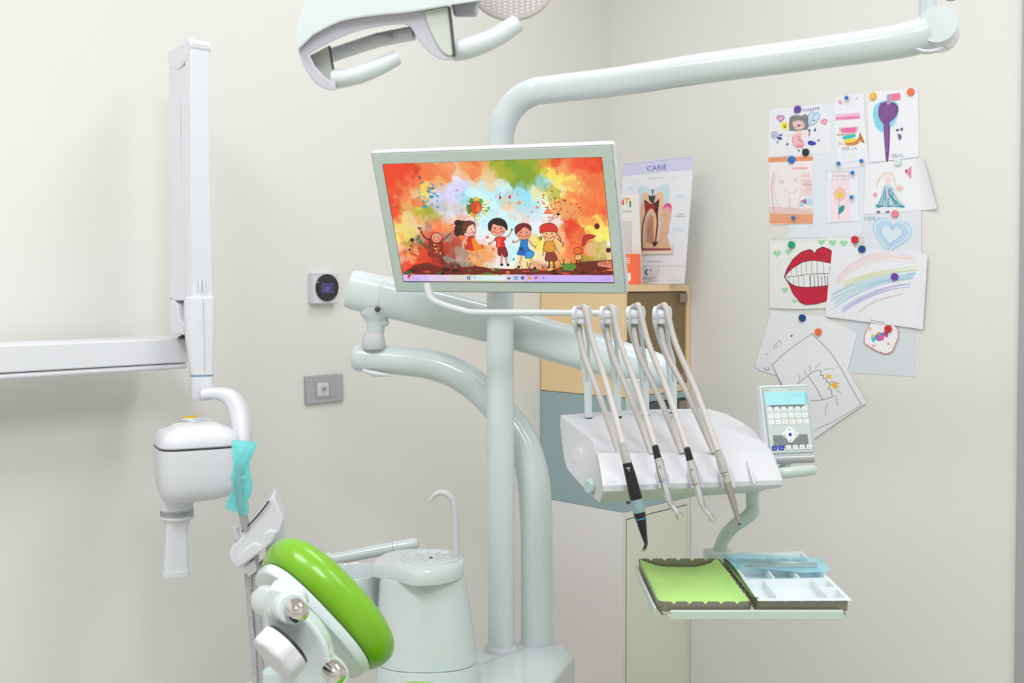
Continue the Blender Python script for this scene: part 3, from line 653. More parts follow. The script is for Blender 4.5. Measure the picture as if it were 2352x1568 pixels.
# magnets
def magnet(px, py, off, col, label, r=8.6):
    p = PY(px, py, -off); R = r/2570*((p-CAM).dot(FW)); 
    o = obj('round_magnet', MB().lathe((p.x, -off, p.z), (0, -1, 0), [(0, R*.98), (.0045, R), (.006, R*.93), (.006, .0001)], 28), MC(col), bevel=0)
    return tag(o, label, 'magnet', 'magnets and pins on the right wall')
_mc = {}
def MC(col):
    if col not in _mc: _mc[col] = mat('magnet_'+{'#6F4AA8': 'purple', '#2A2A2E': 'black', '#1E74D0': 'blue', '#F2BE5A': 'yellow', '#F27A48': 'orange', '#D03038': 'red', '#14A87C': 'green', '#1A4A86': 'navy', '#DCE8E8': 'white', '#EE8A9C': 'pink'}.get(col, 'colour'), col, .35)
    return _mc[col]
for px, py, off, col, lab in [
    (1833, 251, .0018, '#6F4AA8', 'purple round magnet over the name on the fairy drawing'), (1851.5, 350, .0018, '#2A2A2E', 'black round magnet at the fairy\'s feet'),
    (1819, 367, .0023, '#1E74D0', 'blue round magnet on the orange band of the tooth drawing'), (2006, 221, .0022, '#F2BE5A', 'yellow round magnet at the top of the purple brush drawing'),
    (2092.5, 211, .0022, '#F27A48', 'orange round magnet at the top right corner of the papers'), (1964, 550, .0042, '#D03038', 'red round magnet right of the three green hearts'),
    (1819, 562, .0042, '#14A87C', 'green round magnet above the red lips'), (1980.5, 572, .0068, '#1A4A86', 'navy round magnet at the top of the rainbow sheet'),
    (2063, 372, .0028, '#DCE8E8', 'white round magnet above the girl in the teal dress'), (2056.5, 491, .0038, '#EE8A9C', 'pink round magnet above the blue heart'),
    (2055.5, 635.5, .0068, '#6F4AA8', 'purple round magnet in the middle of the rainbow'), (1843.5, 730, .0032, '#1A4A86', 'navy round magnet below the lips drawing'),
    (1880, 762, .0048, '#F27A48', 'orange round magnet at the tip of the starred sheet'), (2041, 755, .0052, '#D03038', 'red round magnet on the candy sticker')]:
    magnet(px, py, off, col, lab)
M['pin'] = mat('pin_blue', '#1B86D6', .3)
for px, py, off, lab in [(1948.5, 225, .0019, 'blue pear-shaped pin at the top of the striped drawing'), (1930, 375.5, .0019, 'blue pear-shaped pin at the lower left of the striped drawing'),
    (1983, 369.5, .0019, 'blue pear-shaped pin at the lower right of the striped drawing'), (1962, 396.5, .0025, 'blue pear-shaped pin beside the name on the flower drawing'),
    (1960, 452.5, .0025, 'blue pear-shaped pin right of the pink flower'), (1826, 500, .0023, 'blue pear-shaped pin on the lower band of the tooth drawing')]:
    p = PY(px, py, -off); ax = Vector((.75, -.6, -.05)) 
    b = Vector((p.x-.003, -off-.0058, p.z))
    mb = MB().lathe(b, Vector((.35, -.9, 0)), [(-.004, .0001), (-.004, .0045), (0, .0055), (.004, .0062), (.008, .0045), (.013, .0022), (.0145, .0001)], 16)
    o = obj('push_pin', mb, 'pin', sharp=60); tag(o, lab, 'push pin', 'magnets and pins on the right wall')
# ================================================================ dental unit body, spittoon, column
HB = .828; ZB = CAM.z-HB
t = thing('dental_unit', (*P(1151, 1497, 2.5).xy, 0), 'white dental unit body with spittoon tower, curved column and straight post bending right overhead', 'dental unit')
pl = [PH(1200, 1640, ZB), PH(1319, 1503, ZB), PH(1293, 1476, ZB), PH(1236, 1466, ZB), PH(1180, 1470, ZB), PH(1020, 1510, ZB), PH(900, 1640, ZB)]
mb = MB(); cen = sum(pl, Vector())/len(pl)
mb.loft([[p*1 for p in pl], [Vector((cen.x+(p.x-cen.x)*1.06, cen.y+(p.y-cen.y)*1.06, .03)) for p in pl]])
obj('unit_body', mb, 'white', t, bevel=.012, seg=4)
# seam on the body top
a, b = PH(1085, 1533, ZB), PH(1216, 1484, ZB)
d = (b-a).normalized(); n = d.cross(UP)
obj('seam', MB().box((a+b)/2, d*((b-a).length/2), n*.0006, UP*.0004), 'grey', t)
# curved column + cantilever
col_pts = [(1233, 1484, 2.545), (1233, 1300, 2.545), (1231, 1180, 2.55), (1222, 1085, 2.56), (1197, 1010, 2.58), (1152, 946, 2.60), (1106, 898, 2.62), (1052, 860, 2.62), (990, 837, 2.62), (920, 828, 2.62), (845, 822, 2.62)]
col = MB().tube([P(*p) for p in col_pts], [.0375, .0375, .0375, .038, .0375, .037, .0365, .036, .0355, .0345, .0335], n=40, k=8)
obj('support_column', col, 'white', t)
obj('column_foot_ring', MB().tube([P(1233, 1485, 2.545), P(1233, 1481, 2.545)], .0385, n=40), 'grey', t)
e0 = P(845, 822, 2.62); e1 = P(808, 820, 2.62)
dd = (e1-e0).normalized()
obj('column_end_cap', MB().lathe(e0, dd, [(0, .0337), (.022, .0332), (.032, .029), (.039, .018), (.041, .0001)], 36), 'white', t)
obj('cover_flap', MB().tube([P(833, 850, 2.598), P(862, 858, 2.59), (P(900, 862, 2.592))], [.004, .007, .002], n=12), 'plastic', t)
# spittoon tower: tapered oval body with teardrop lid
Zt = 2.3
def oring(px, py, Z, hw, dr=.8, e=2.4, n=48, sk=0): 
    k = Z/F_PX; return sring(P(px, py, Z), hw*k, hw*k*dr, e, n)
rows = [(971, 1316, 99), (972, 1345, 101), (975, 1400, 107), (979, 1460, 112), (981, 1512, 116)]
zs = lambda y: P(900, y, Zt).z
tw = MB().loft([oring(x, y, Zt, h) for x, y, h in rows]); obj('spittoon_tower', tw, 'white', t, bevel=.001)
tw = MB().loft([oring(x, y, Zt, h) for x, y, h in [(981, 1514.5, 116), (983, 1570, 122), (986, 1660, 132), (990, 1900, 138)]]); obj('tower_base', tw, 'white', t, bevel=.001)
tw = MB().loft([oring(x, y, Zt, h-1.5) for x, y, h in [(981, 1511, 116), (981, 1516, 116)]], caps=False); obj('seam', tw, 'grey', t)
# lid: teardrop outline on a level plane
zl1 = zs(1284); zl0 = zl1-.03
out_px = [(857, 1291), (868, 1279), (890, 1268), (925, 1261), (975, 1259), (1020, 1261), (1050, 1267), (1064, 1276), (1066, 1288), (1058, 1296), (1030, 1305), (990, 1311), (950, 1311), (915, 1303), (885, 1296)]
def lid(z, sc=1.0):
    q = [PH(x, y, zl1) for x, y in out_px]; c = sum(q, Vector())/len(q)
    r = [c+(p-c)*sc for p in smooth_path(q+[q[0]], 4)[:-1]]
    for p in r: p.z = z
    return r
lb = MB(); lb.loft([lid(zl0, .985), lid(zl0+.004, 1.0), lid(zl1-.004, 1.0), lid(zl1, .975), lid(zl1, .9)])
o = obj('tower_lid', lb, 'white', t)
obj('seam', MB().loft([lid(zl0-.0015, .975), lid(zl0+.0005, .975)], caps=False), 'grey', t)
# glass filler dish on the lid
gc = PH(990, 1281, zl1); gx = 64*2.3/2570
def gring(r, z): return [Vector((gc.x, gc.y, z))+RT*(r*math.cos(a*math.pi/24))+FW*(r*.9*math.sin(a*math.pi/24)) for a in range(48)]
obj('filler_dish', MB().loft([gring(gx*1.1, zl1-.001), gring(gx*1.1, zl1+.0035), gring(gx*1.02, zl1+.004), gring(gx*.95, zl1+.0005), gring(gx*.3, zl1-.0004)]), 'white', t)
o = MB()
for i in range(12):
    a = i*math.pi/6+.2; d = RT*math.cos(a)+FW*math.sin(a)*.9
    o.tube([Vector((gc.x, gc.y, zl1+.0016))+d*gx*.25, Vector((gc.x, gc.y, zl1+.003))+d*gx*.92], [.0005, .0011], n=8)
obj('dish_ribs', o, 'plastic', t)
obj('drain_hole', MB().lathe((gc.x, gc.y, zl1+.0005), UP, [(0, .004), (.0012, .004), (.0012, .0001)], 20), 'darkgrey', t)
# spout
sp = [(1048, 1288, 2.31), (1047, 1230, 2.31), (1045, 1170, 2.31), (1038, 1145, 2.31), (1020, 1131, 2.31), (1002, 1134, 2.31), (988, 1149, 2.31)]
obj('water_spout', MB().tube([P(*p) for p in sp], [.0085, .0083, .008, .0078, .0072, .006, .0045], n=20, flat=.9), 'warmwhite', t)
# bowl
Zb_ = 2.36; bc = (800, 1312)
zr = P(*bc, Zb_).z
def bring(r, z, f=1.0): 
    c = PH(*bc, zr); k = Zb_/F_PX
    return [Vector((c.x, c.y, z))+RT*(r*k*math.cos(a*math.pi/24))+FW*(r*k*.98*math.sin(a*math.pi/24)) for a in range(48)]
bb = MB().loft([bring(30, zr-.15), bring(58, zr-.148), bring(70, zr-.10), bring(79, zr-.03), bring(81, zr-.004), bring(80, zr), bring(77, zr+.0015), bring(74, zr-.002), bring(70, zr-.03), bring(58, zr-.06), bring(8, zr-.068)])
obj('spittoon_bowl', bb, 'white', t)
obj('bowl_stem', MB().tube([Vector((*PH(*bc, zr).xy, zr-.149)), Vector((*PH(*bc, zr).xy, ZB+.001))], .04, n=32), 'white', t)
# ================================================================ monitor post and lamp arm
t2 = t
obj('foot_flange', MB().lathe(P(1152, 1497, 2.5)-UP*.0, UP, [(0, .041), (.003, .0415), (.010, .040), (.017, .034), (.019, .0305)], 40), 'warmwhite', t2)
pp = [(1151, 1497, 2.5), (1150, 1100, 2.5), (1149, 700, 2.5), (1149, 400, 2.5), (1149, 330, 2.5), (1157, 280, 2.49), (1184, 237, 2.475), (1222, 213, 2.45), (1262, 206, 2.43), (1420, 187, 2.33), (1609, 158, 2.23), (1800, 133, 2.14), (1990, 107, 2.06), (2080, 92, 2.03), (2130, 76, 2.02)]
obj('post_tube', MB().tube([P(*p) for p in pp], [.0302]*13+[.0315, .033], n=40, k=8), 'white', t2)
jc = P(2157, 68, 2.02)
ax = (CAM-jc); ax.z = 0; ax = (ax.normalized()-RT*.06+UP*.1).normalized()
obj('joint_cap', MB().lathe(jc+ax*.0, ax, [(-.05, .029), (-.03, .0335), (.031, .0342), (.035, .0332), (.0355, .0001)], 44), 'white', t2)
obj('joint_lever', MB().tube([P(2104, 112, 1.99), P(2125, 119, 1.985), P(2150, 116, 1.985), P(2163, 109, 1.99)], [.003, .0065, .005, .002], n=16, flat=.7), 'warmwhite', t2)
obj('joint_neck', MB().tube([P(2134, 78, 2.05), P(2133, 20, 2.05), P(2133, -60, 2.05)], [.0145, .0145, .0145], n=28), 'white', t2)
obj('joint_neck', MB().tube([P(2120, 60, 2.06), P(2119, -60, 2.06)], .008, n=20), 'white', t2)
obj('upper_hub', MB().lathe(P(2148, -62, 2.05), UP, [(0, .045), (.008, .052), (.05, .052), (.055, .045)], 36), 'white', t2)
obj('hub_lever', MB().ball(P(2187, -6, 2.0), .0085, sc=(1.5, 1, .8)), 'silverplastic', t2)
# ================================================================ spring arm + instrument table
LA = P(815, 665, 2.60)
t3 = thing('instrument_table', P(1540, 1110, 2.1), 'white instrument table with four hose holders on a sloping spring arm', 'instrument table')
# spring arm: loft of rounded sections along its slope
secs = [(803, 663, 2.63, 43), (815, 666, 2.63, 46), (880, 680, 2.63, 47), (1000, 709, 2.62, 47), (1150, 746, 2.60, 46.5), (1290, 789, 2.53, 46.5), (1420, 826, 2.45, 45), (1500, 849, 2.40, 42), (1535, 860, 2.385, 34), (1548, 864, 2.38, 20)]
cs = [P(a, b, c) for a, b, c, d in secs]; mb = MB(); rings = []
for i, s in enumerate(secs):
    dv = (cs[min(i+1, len(cs)-1)]-cs[max(i-1, 0)]).normalized()
    v = dv.cross(FW).normalized(); 
    if v.z < 0: v = -v
    u = dv.cross(v).normalized(); k = s[2]/F_PX
    rings.append(sring(cs[i], s[3]*k*.93, s[3]*k, 2.6, 40, u=u, v=v))
obj('spring_arm', mb.loft(rings[2:]), 'white', t3)
obj('arm_end_cap', MB().loft([[p*1 for p in r] for r in rings[:3]]), 'white', t3, bevel=.001)
for px, py, Z in ((867, 710, 2.63-.047), (1452, 868, 2.43-.045)):
    obj('pivot_bolt', MB().lathe(P(px, py, Z), -FW, [(-.006, .0062), (.0022, .0062), (.003, .005), (.003, .0001)], 20), 'darkgrey', t3)
# neck joining spring arm and curved column
q = P(862, 740, 2.6)
obj('swivel_neck', MB().loft([sring(P(863, y, 2.625), h*2.6/2570, h*2.6/2570*.9, 2.2, 36) for y, h in [(700, 38), (722, 36), (732, 27), (744, 21), (765, 20)]]), 'white', t3)
obj('swivel_gusset', MB().tube([P(868, 722, 2.625), P(882, 738, 2.62), P(892, 741, 2.615)], [.022, .014, .004], n=20), 'white', t3)
obj('swivel_collar', MB().loft([sring(P(858, y, 2.6), h*2.6/2570, h*2.6/2570*.95, 2.2, 36) for y, h in [(763, 22), (780, 26), (795, 27.5), (802, 24)]]), 'warmwhite', t3)
# post down to the table
obj('drop_post', MB().loft([sring(P(1458, y, 2.345), 21*2.3/2570, 21*2.3/2570, 3, 32) for y in (870, 985)]), 'white', t3, bevel=.002)
cv = MB().box(P(1452, 906, 2.28), RT*.0001, FW*.0001, UP*.03)
# table shell
top = [((1286, 952, 2.25), (1628, 938, 2.36)), ((1308, 968, 2.21), (1668, 949, 2.31)), ((1333, 987, 2.165), (1708, 970, 2.25)), ((1352, 1001, 2.13), (1738, 993, 2.19)), ((1364, 1013, 2.105), (1758, 1014, 2.145)),
       ((1369, 1035, 2.07), (1777, 1040, 2.09)), ((1371, 1043, 2.055), (1782, 1050, 2.07)), ((1380, 1090, 1.99), (1793, 1085, 2.01)), ((1385, 1118, 1.962), (1798, 1104, 1.988))]
bot = [((1287, 980, 2.25), (1640, 985, 2.35)), ((1290, 1020, 2.23), (1672, 1010, 2.3)), ((1295, 1055, 2.2), (1705, 1045, 2.24)), ((1300, 1076, 2.17), (1730, 1075, 2.19)), ((1312, 1092, 2.14), (1742, 1100, 2.15)),
       ((1335, 1116, 2.09), (1752, 1118, 2.11)), ((1345, 1127, 2.07), (1756, 1122, 2.09)), ((1360, 1142, 2.035), (1752, 1124, 2.06)), ((1374, 1154, 2.01), (1748, 1127, 2.04))]
rings = []; N = 10
for (tl, tr), (bl, br) in zip(top, bot):
    a, b, c, d = P(*tl), P(*tr), P(*br), P(*bl)
    rings.append([a+(b-a)*i/N+UP*.004*math.sin(math.pi*i/N) for i in range(N+1)]+[c+(d-c)*i/N for i in range(N+1)])
a, b, c, d = P(1386, 1129, 1.958), P(1798, 1112, 1.986), P(1748, 1129, 2.035), P(1376, 1155, 2.0)
rings.append([a+(b-a)*i/N for i in range(N+1)]+[c+(d-c)*i/N for i in range(N+1)])
obj('table_shell', MB().loft(rings), 'warmwhite', t3, bevel=.004, sharp=50)
# raised front lip over the ramp
lipr = []
for px0, py0, px1, py1, Z0, Z1, h in [(1371, 1046, 1775, 1048, 2.052, 2.070, .000), (1372, 1040, 1770, 1037, 2.028, 2.046, .001), (1379, 1078, 1788, 1076, 1.968, 1.992, .002), (1384, 1115, 1798, 1102, 1.938, 1.970, .001), (1387, 1129, 1799, 1113, 1.936, 1.970, 0)]:
    a, b = P(px0, py0, Z0), P(px1, py1, Z1); lipr.append([a+(b-a)*i/N for i in range(N+1)])
back = [[p+(FW*.03-UP*.012) for p in r] for r in lipr]
mb = MB(); mb.loft([f+bk[::-1] for f, bk in zip(lipr, back)])
obj('front_lip', mb, 'warmwhite', t3, bevel=.003)
# side knob and oval cover
kn = P(1364, 1116, 2.035); nn = (-RT*.8-FW*.6).normalized()
obj('side_knob', MB().lathe(kn-nn*.006, nn, [(0, .0145), (.018, .0135), (.021, .011), (.021, .0001)], 28), 'teal_button', t3)
obj('side_cover', MB().lathe(P(1329, 1046, 2.14)+nn*.004, nn, [(-.012, .015), (.001, .015), (.002, .0001)], 28), 'plastic', t3)
# finger grip notch at the right of the lip
obj('grip_ridge', MB().tube([P(1716, 1060, 2.005), P(1725, 1085, 1.972), P(1733, 1112, 1.95)], [.001, .003, .002], n=12), 'warmwhite', t3)
# lilac-grey strips on the lip: shade of the tool notches put into colour
for px in (1447, 1519, 1594, 1667):
    obj('notch_shade', MB().tube([P(px-11, 1054, 2.018), P(px, 1090, 1.967), P(px+9, 1122, 1.941)], [.008, .013, .011], n=16, flat=.35), 'lilac', t3)
# right handle bar
obj('handle_bar', MB().tube([P(1770, 1090, 2.08), P(1800, 1086, 2.08), P(1840, 1082, 2.09), P(1868, 1079, 2.1), P(1877, 1078, 2.1)], [.0105, .0105, .0105, .0095, .004], n=24), 'bezel', t3)
# hose holders: forks with rollers
hol = [(1352, 960, 1333, 706, 2.235), (1419, 957, 1396, 706, 2.24), (1483, 953, 1457, 703, 2.25), (1547, 948, 1518, 703, 2.255)]
for bx, by, hx, hy, Z in hol:
    Zh = Z-.09
    h = obj('hose_holder', MB().loft([sring(P(bx-2, 878, Z), 9.8*Z/2570, 9.8*Z/2570*.8, 2.4, 20), sring(P(bx, by, Z), 8.6*Z/2570, 8.6*Z/2570*.8, 2.4, 20)]), 'white', t3, bevel=.001)
    obj('foot_gap', MB().loft([sring(P(bx, by-2, Z), 9.1*Z/2570, 9.1*Z/2570*.8, 2.4, 20), sring(P(bx, by+1, Z), 9.1*Z/2570, 9.1*Z/2570*.8, 2.4, 20)]), 'black', h)
    for s in (-1, 1):
        path = [P(bx-2+s*4.5, 884, Z), P(bx-7+s*7, 830, Z-.012), P(hx+9+s*9.5, 790, Z-.045), P(hx+s*13, 745, Zh), P(hx+1+s*14, 722, Zh)]
        obj('fork_arm', MB().tube(path, [.0052, .0042, .0036, .0045, .007], n=14), 'white', h)
        cc = P(hx+3+s*14, 720, Zh)
        dx = RT*.9-FW*.43
        obj('cheek', MB().lathe(cc-dx*.0035, dx, [(0, .0135), (.001, .0148), (.006, .0148), (.007, .0135), (.007, .0001)], 24), 'plastic', h)
    cc = P(hx+3, 722, Zh)
    obj('roller', MB().tube([cc-dx*.010, cc+dx*.010], .0105, n=20), 'plastic', h)
    obj('saddle', MB().box(P(hx+2, 736, Zh), (RT*.9-FW*.43)*.010, (FW*.9+RT*.43)*.006, UP*.007), 'plastic', h, bevel=.003)
# ================================================================ monitor
so = Vector((.9338, -1.5078, 1.5713)); sx = Vector((.9101, .4143, -.005)).normalized(); sn = Vector((.3794, -.8382, -.3919)).normalized(); sy = sn.cross(sx).normalized(); sx = sy.cross(sn).normalized()
t = thing('monitor', so-sy*.16, 'white framed flat monitor showing cartoon children, in front of the post', 'monitor')
fc = so+sx*.0005-sy*.001
fw, fh = .2605, .158
def mrect(hw, hh, z, dx=0, dy=0): return [so+sx*(dx+i*hw)+sy*(dy+j*hh)+sn*z for i, j in ((-1, -1), (1, -1), (1, 1), (-1, 1))]
obj('housing', MB().loft([mrect(fw*.86, fh*.8, -.046), mrect(fw*.97, fh*.95, -.034), mrect(fw+.003, fh+.003, -.022), mrect(fw+.003, fh+.003, -.002)]), 'plastic', t, bevel=.006, seg=4)
obj('front_glass', MB().loft([mrect(fw-.001, fh-.001, -.003), mrect(fw-.001, fh-.001, .0)]), 'bezel', t, bevel=.0015)
obj('glass_seam', MB().loft([mrect(fw+.0004, fh+.0004, -.0025), mrect(fw+.0004, fh+.0004, -.0012)]), 'grey', t)
CM = lambda x, y: (840+x/3.794, 310+y/3.794)
cv = Canvas(so+sn*.0, sn, 6e-6, 3e-4, mp=CM)
# --- watercolour backdrop, computed cell by cell
PAL = dict(R='#EA4326', O='#F47A45', P='#F2A564', T='#EBCB93', W='#F4F2F6', L='#DAD8F6', B='#C9F2FB', C='#93DDF0', G='#A8AE2C', g='#7BA32F', Y='#F6E466', y='#EBC244', D='#B8301C', K='#54180F', S='#F9C8B0', N='#9C9484', E='#3C4A1E')
GRID = ["RRRROOPTWPOPGGgGgGyROORRR", "RRRROOOPTPPPGGGggGYOPOORR", "RRROOOPPWTTTTGGggGYYPOOOR", "RROOPYTLLLBTBBTgGCGYYPOOO", "RROTYPLLLBBBBBTCCTYYPPOOO", "RRPPYTLLCTBBBTCCCBYYYPOOO", "ROPYGGTLGTyBBBSCCBWYPOOOO", "RPYGyTWTPyYBBBBSBBWSPORRO", "PYTPNOOPWWBBBBBBWWSRROYPY", "SYgTNPOROWWBYBBBBWPPRRDYY", "SYgERRDNROWYWBBBYWSPORRYY", "SPDEDDDKROYYSBBWYWSPORPYW", "SPDDDRKNPPPSWBBYWYPROOGTW", "SRRRDDNKSPPPWBBYTYPPPGgYP", "RRRDDKKETPYTWWYTPTPPgEDKD", "RRDDKKKKDKKKKKKKKDDKKDKKD"]
GW, GH = 420, 236
pal = {k: np.array(lin(v)) for k, v in PAL.items()}
gi = np.array([[pal[ch] for ch in (r+r[-1]*25)[:25]] for r in GRID])
yy, xx = np.mgrid[0:GH, 0:GW]; U = xx/(GW-1); V = yy/(GH-1)
rs = np.random.RandomState(7)
def wob(a, b, k): 
    return sum(np.sin(a*(i+1)*7.3+b*(i+2)*5.1+rs.rand()*6)*k/(i+1) for i in range(4))
du, dv_ = wob(U*3, V*2.4, .012), wob(V*3.3, U*2.7, .012)
fu = np.clip((U+du)*24, 0, 23.999); fv = np.clip((V+dv_)*15, 0, 14.999)
iu, iv = fu.astype(int), fv.astype(int); tu, tv = (fu-iu)[..., None], (fv-iv)[..., None]
img = (gi[iv, iu]*(1-tu)+gi[iv, iu+1]*tu)*(1-tv)+(gi[iv+1, iu]*(1-tu)+gi[iv+1, iu+1]*tu)*tv
def blob(cx, cy, r, colr, al, rough=.28, asp=1.0):
    x0_, x1_ = int(max(0, (cx-r*2)*GW)), int(min(GW, (cx+r*2)*GW)+1); R2 = r*GW/GH*2
    y0_, y1_ = int(max(0, (cy-R2)*GH)), int(min(GH, (cy+R2)*GH)+1)
    if x1_ <= x0_ or y1_ <= y0_: return
    dx = (U[y0_:y1_, x0_:x1_]-cx)/r; dy = (V[y0_:y1_, x0_:x1_]-cy)*GH/GW/r*asp
    a = np.arctan2(dy, dx); ph = rs.rand(5)*6.28
    rad = 1+rough*sum(np.sin((k+2)*a+ph[k])/(k+1.3) for k in range(5)); d = np.sqrt(dx*dx+dy*dy)
    m = np.clip((rad-d)*r*GW, 0, 1)[..., None]*al; edge = (np.clip(1-np.abs(rad-.06-d)*r*GW*.9, 0, 1)[..., None])*al*.25
    sub = img[y0_:y1_, x0_:x1_]; sub[:] = sub*(1-m)+colr*m; sub[:] = sub*(1-edge)+sub*.75*edge
for i in range(900):
    cx, cy = rs.rand(), rs.rand(); k = rs.rand(); r = .012+.045*k*k*k+.008*rs.rand()
    su = min(max(cx+rs.randn()*.025, 0), .999); sv = min(max(cy+rs.randn()*.035, 0), .999)
    blob(cx, cy, r, np.clip(gi[int(round(sv*15)), int(round(su*24))]*(.88+.24*rs.rand()), 0, 1), .35+.35*rs.rand(), .3)
for cx, cy, r, c in [(.115, .03, .028, 'R'), (.16, .05, .022, 'D'), (.30, .06, .05, 'O'), (.61, .08, .05, 'g'), (.66, .13, .035, 'g'), (.96, .03, .05, 'R'), (.57, .12, .04, 'G'), (.43, .1, .03, 'O'), (.92, .42, .04, 'O'), (.14, .34, .03, 'R'), (.02, .34, .03, 'R')]:
    blob(cx, cy, r, pal[c], .6, .2)
verts = [so+sx*(.2355*(2*u-1))+sy*0+sn*.00028 for u in (0,)]
# corner read from the photo: black surround, then the picture with the taskbar below
obj('panel_edge', MB().loft([mrect(.2385, .1345, -.0005), mrect(.2385, .1345, .00022)]), 'gloss_black', t)
X0, X1, Y0, Y1 = -.2375, .2378, .1340, -.1325
Yb = Y1+.0155
V_ = []; F_ = []; C_ = []
for j in range(GH+1):
    for i in range(GW+1):
        V_.append(so+sx*(X0+(X1-X0)*i/GW)+sy*(Y0+(Yb-Y0)*j/GH)+sn*.00028)
for j in range(GH):
    for i in range(GW):
        a = j*(GW+1)+i; F_.append((a, a+GW+1, a+GW+2, a+1)); C_.append(tuple(float(q) for q in img[j, i]))
# taskbar
for k in range(24):
    u0, u1 = k/24, (k+1)/24; b = len(V_)
    V_ += [so+sx*(X0+(X1-X0)*u)+sy*y+sn*.00028 for u, y in ((u0, Yb), (u0, Y1), (u1, Y1), (u1, Yb))]; F_.append((b, b+1, b+2, b+3))
    C_.append(lin(['#D9B6F4', '#D8BCF0', '#E2C8E8', '#E6D0DC', '#DCD4C8', '#D4DCAC', '#C8E2B8', '#DCE0BC', '#DCCCDC', '#D8B8E8'][min(int(u0*16), 9)] if u0 < .62 else '#CDB0F6'))
K = '#3A1A18'; SK = '#F3A98E'
def kid_face(x, y, r, sk=SK, eyes=True):
    cv.ell(x, y, r*1.0, r*.92, K, n=26); cv.ell(x, y, r*.95, r*.87, sk, n=26)
    for s in (-1, 1):
        cv.ell(x+s*r*.62, y+r*.3, r*.2, r*.17, '#EE6A50'); 
        if eyes: cv.ell(x+s*r*.38, y-r*.12, r*.09, r*.12, K, n=10)
    cv.line([(x-r*.4, y+r*.32), (x-r*.15, y+r*.5), (x+r*.15, y+r*.5), (x+r*.4, y+r*.3)], r*.07, K, sm=True); cv.ell(x, y+r*.12, r*.06, r*.05, '#B85040', n=8)
def limb(pts, w, c): cv.line(pts, w+5, K, sm=True); cv.line(pts, w, c, sm=True)
def shape(pts, c, k=4): cv.smooth(pts, c, k); cv.line(pts, 4, K, sm=True, closed=True)
# splatter
rr = random.Random(21)
for i in range(26): cv.ell(540+rr.gauss(0, 50), 530+rr.gauss(0, 60), rr.uniform(4, 15), rr.uniform(4, 11), ['#1E9CC8', '#2AA6D8', '#1488B0'][i % 3], rr.uniform(0, 3), n=9)
for i in range(38): cv.ell(1680+rr.gauss(0, 110), 590+rr.gauss(0, 55), rr.uniform(3, 11), rr.uniform(3, 10), ['#C83A24', '#DA5030', '#A82A20'][i % 3], rr.uniform(0, 3), n=9)
for i in range(26): cv.ell(1230+rr.gauss(0, 180), 560+rr.gauss(0, 90), rr.uniform(2, 6), rr.uniform(2, 6), ['#7A3AA0', '#4A3AB0', '#B04030'][i % 3], n=7)
for x, y, c in [(1170, 545, '#C8283C'), (1255, 540, '#C8283C')]: cv.ell(x, y, 10, 16, c, .4)
for x, y, a, b, c in [(515, 622, 20, 13, '#2296CC'), (572, 540, 18, 13, '#2296CC'), (625, 532, 13, 13, '#38A6DC'), (575, 466, 34, 8, '#1A88B4'), (472, 370, 8, 17, '#3C4A80'), (1335, 590, 22, 14, '#F09A50'), (1495, 630, 12, 12, '#F08060'), (1735, 573, 11, 11, '#C43A28'), (1700, 645, 13, 13, '#E05A30'), (1860, 632, 12, 9, '#E4562C'), (2015, 795, 24, 27, '#6E1C18'), (2115, 1003, 22, 22, '#5A1412'), (405, 914, 17, 19, '#3A2A1C'), (383, 998, 9, 13, '#2E3A22'), (393, 968, 7, 9, '#7A3020'), (1070, 637, 12, 14, '#5AAA58'), (1052, 660, 14, 9, '#4AA050'), (793, 482, 12, 9, '#B48AE0'), (1060, 890, 16, 13, '#EE6A4A'), (1112, 993, 12, 10, '#E25A44'), (1290, 1082, 10, 12, '#3AAEA0'), (905, 1082, 14, 10, '#EE6440')]: cv.ell(x, y, a, b, c, n=14)
for p in ([(1545, 685), (1580, 640), (1640, 655), (1600, 660), (1650, 680), (1600, 690)], [(1640, 690), (1700, 650), (1720, 630), (1690, 670)]): cv.poly(p, '#EE7A48')
for p in ([(1790, 700), (1840, 655)], [(1850, 690), (1890, 640)], [(1880, 705), (1905, 665)], [(1600, 610), (1680, 590)], [(1130, 545), (1140, 530)]): cv.line(p, 6, '#DE5A34')
cv.smooth([(1885, 905), (1905, 868), (1950, 862), (2003, 876), (1985, 900), (1935, 918), (1915, 955), (1880, 968)], '#B4342A')
# ground scribbles
cv.poly([(330, 1200), (430, 1130), (540, 1110), (640, 1150), (780, 1160), (960, 1140), (1080, 1160), (1300, 1168), (1480, 1160), (1500, 1215), (330, 1212)], '#6E2014')
cv.poly([(1490, 1170), (1600, 1185), (1700, 1150), (1850, 1110), (1990, 1095), (2148, 1090), (2155, 1215), (1490, 1215)], '#6A2418')
for i in range(36):
    x = rr.uniform(345, 2140); y = rr.uniform(1165, 1208)
    cv.ell(x, y, rr.uniform(14, 44), rr.uniform(6, 15), rr.choice(['#3A0E0A', '#8A2A18', '#C8442A', '#4A5A24', '#A8341E', '#E07A3A', '#5E6E2C', '#2A0A08']), n=10)
cv.poly([(2020, 1110), (2100, 1095), (2145, 1100), (2145, 1160), (2090, 1150), (2020, 1140)], '#E88A70')
cv.poly([(1700, 1120), (1810, 1115), (1840, 1150), (1800, 1185), (1720, 1175)], '#5E8A34')
for i in range(60):
    x = rr.choice([rr.uniform(780, 1060), rr.uniform(1360, 1440), rr.uniform(1690, 1860), rr.uniform(2040, 2140), rr.uniform(1500, 1600)]); b = 1165 if x < 1650 else 1130
    cv.line([(x, b), (x+rr.uniform(-30, 22), b-rr.uniform(25, 70))], 3, rr.choice(['#6A2A18', '#7A4A20', '#5A1A12']))
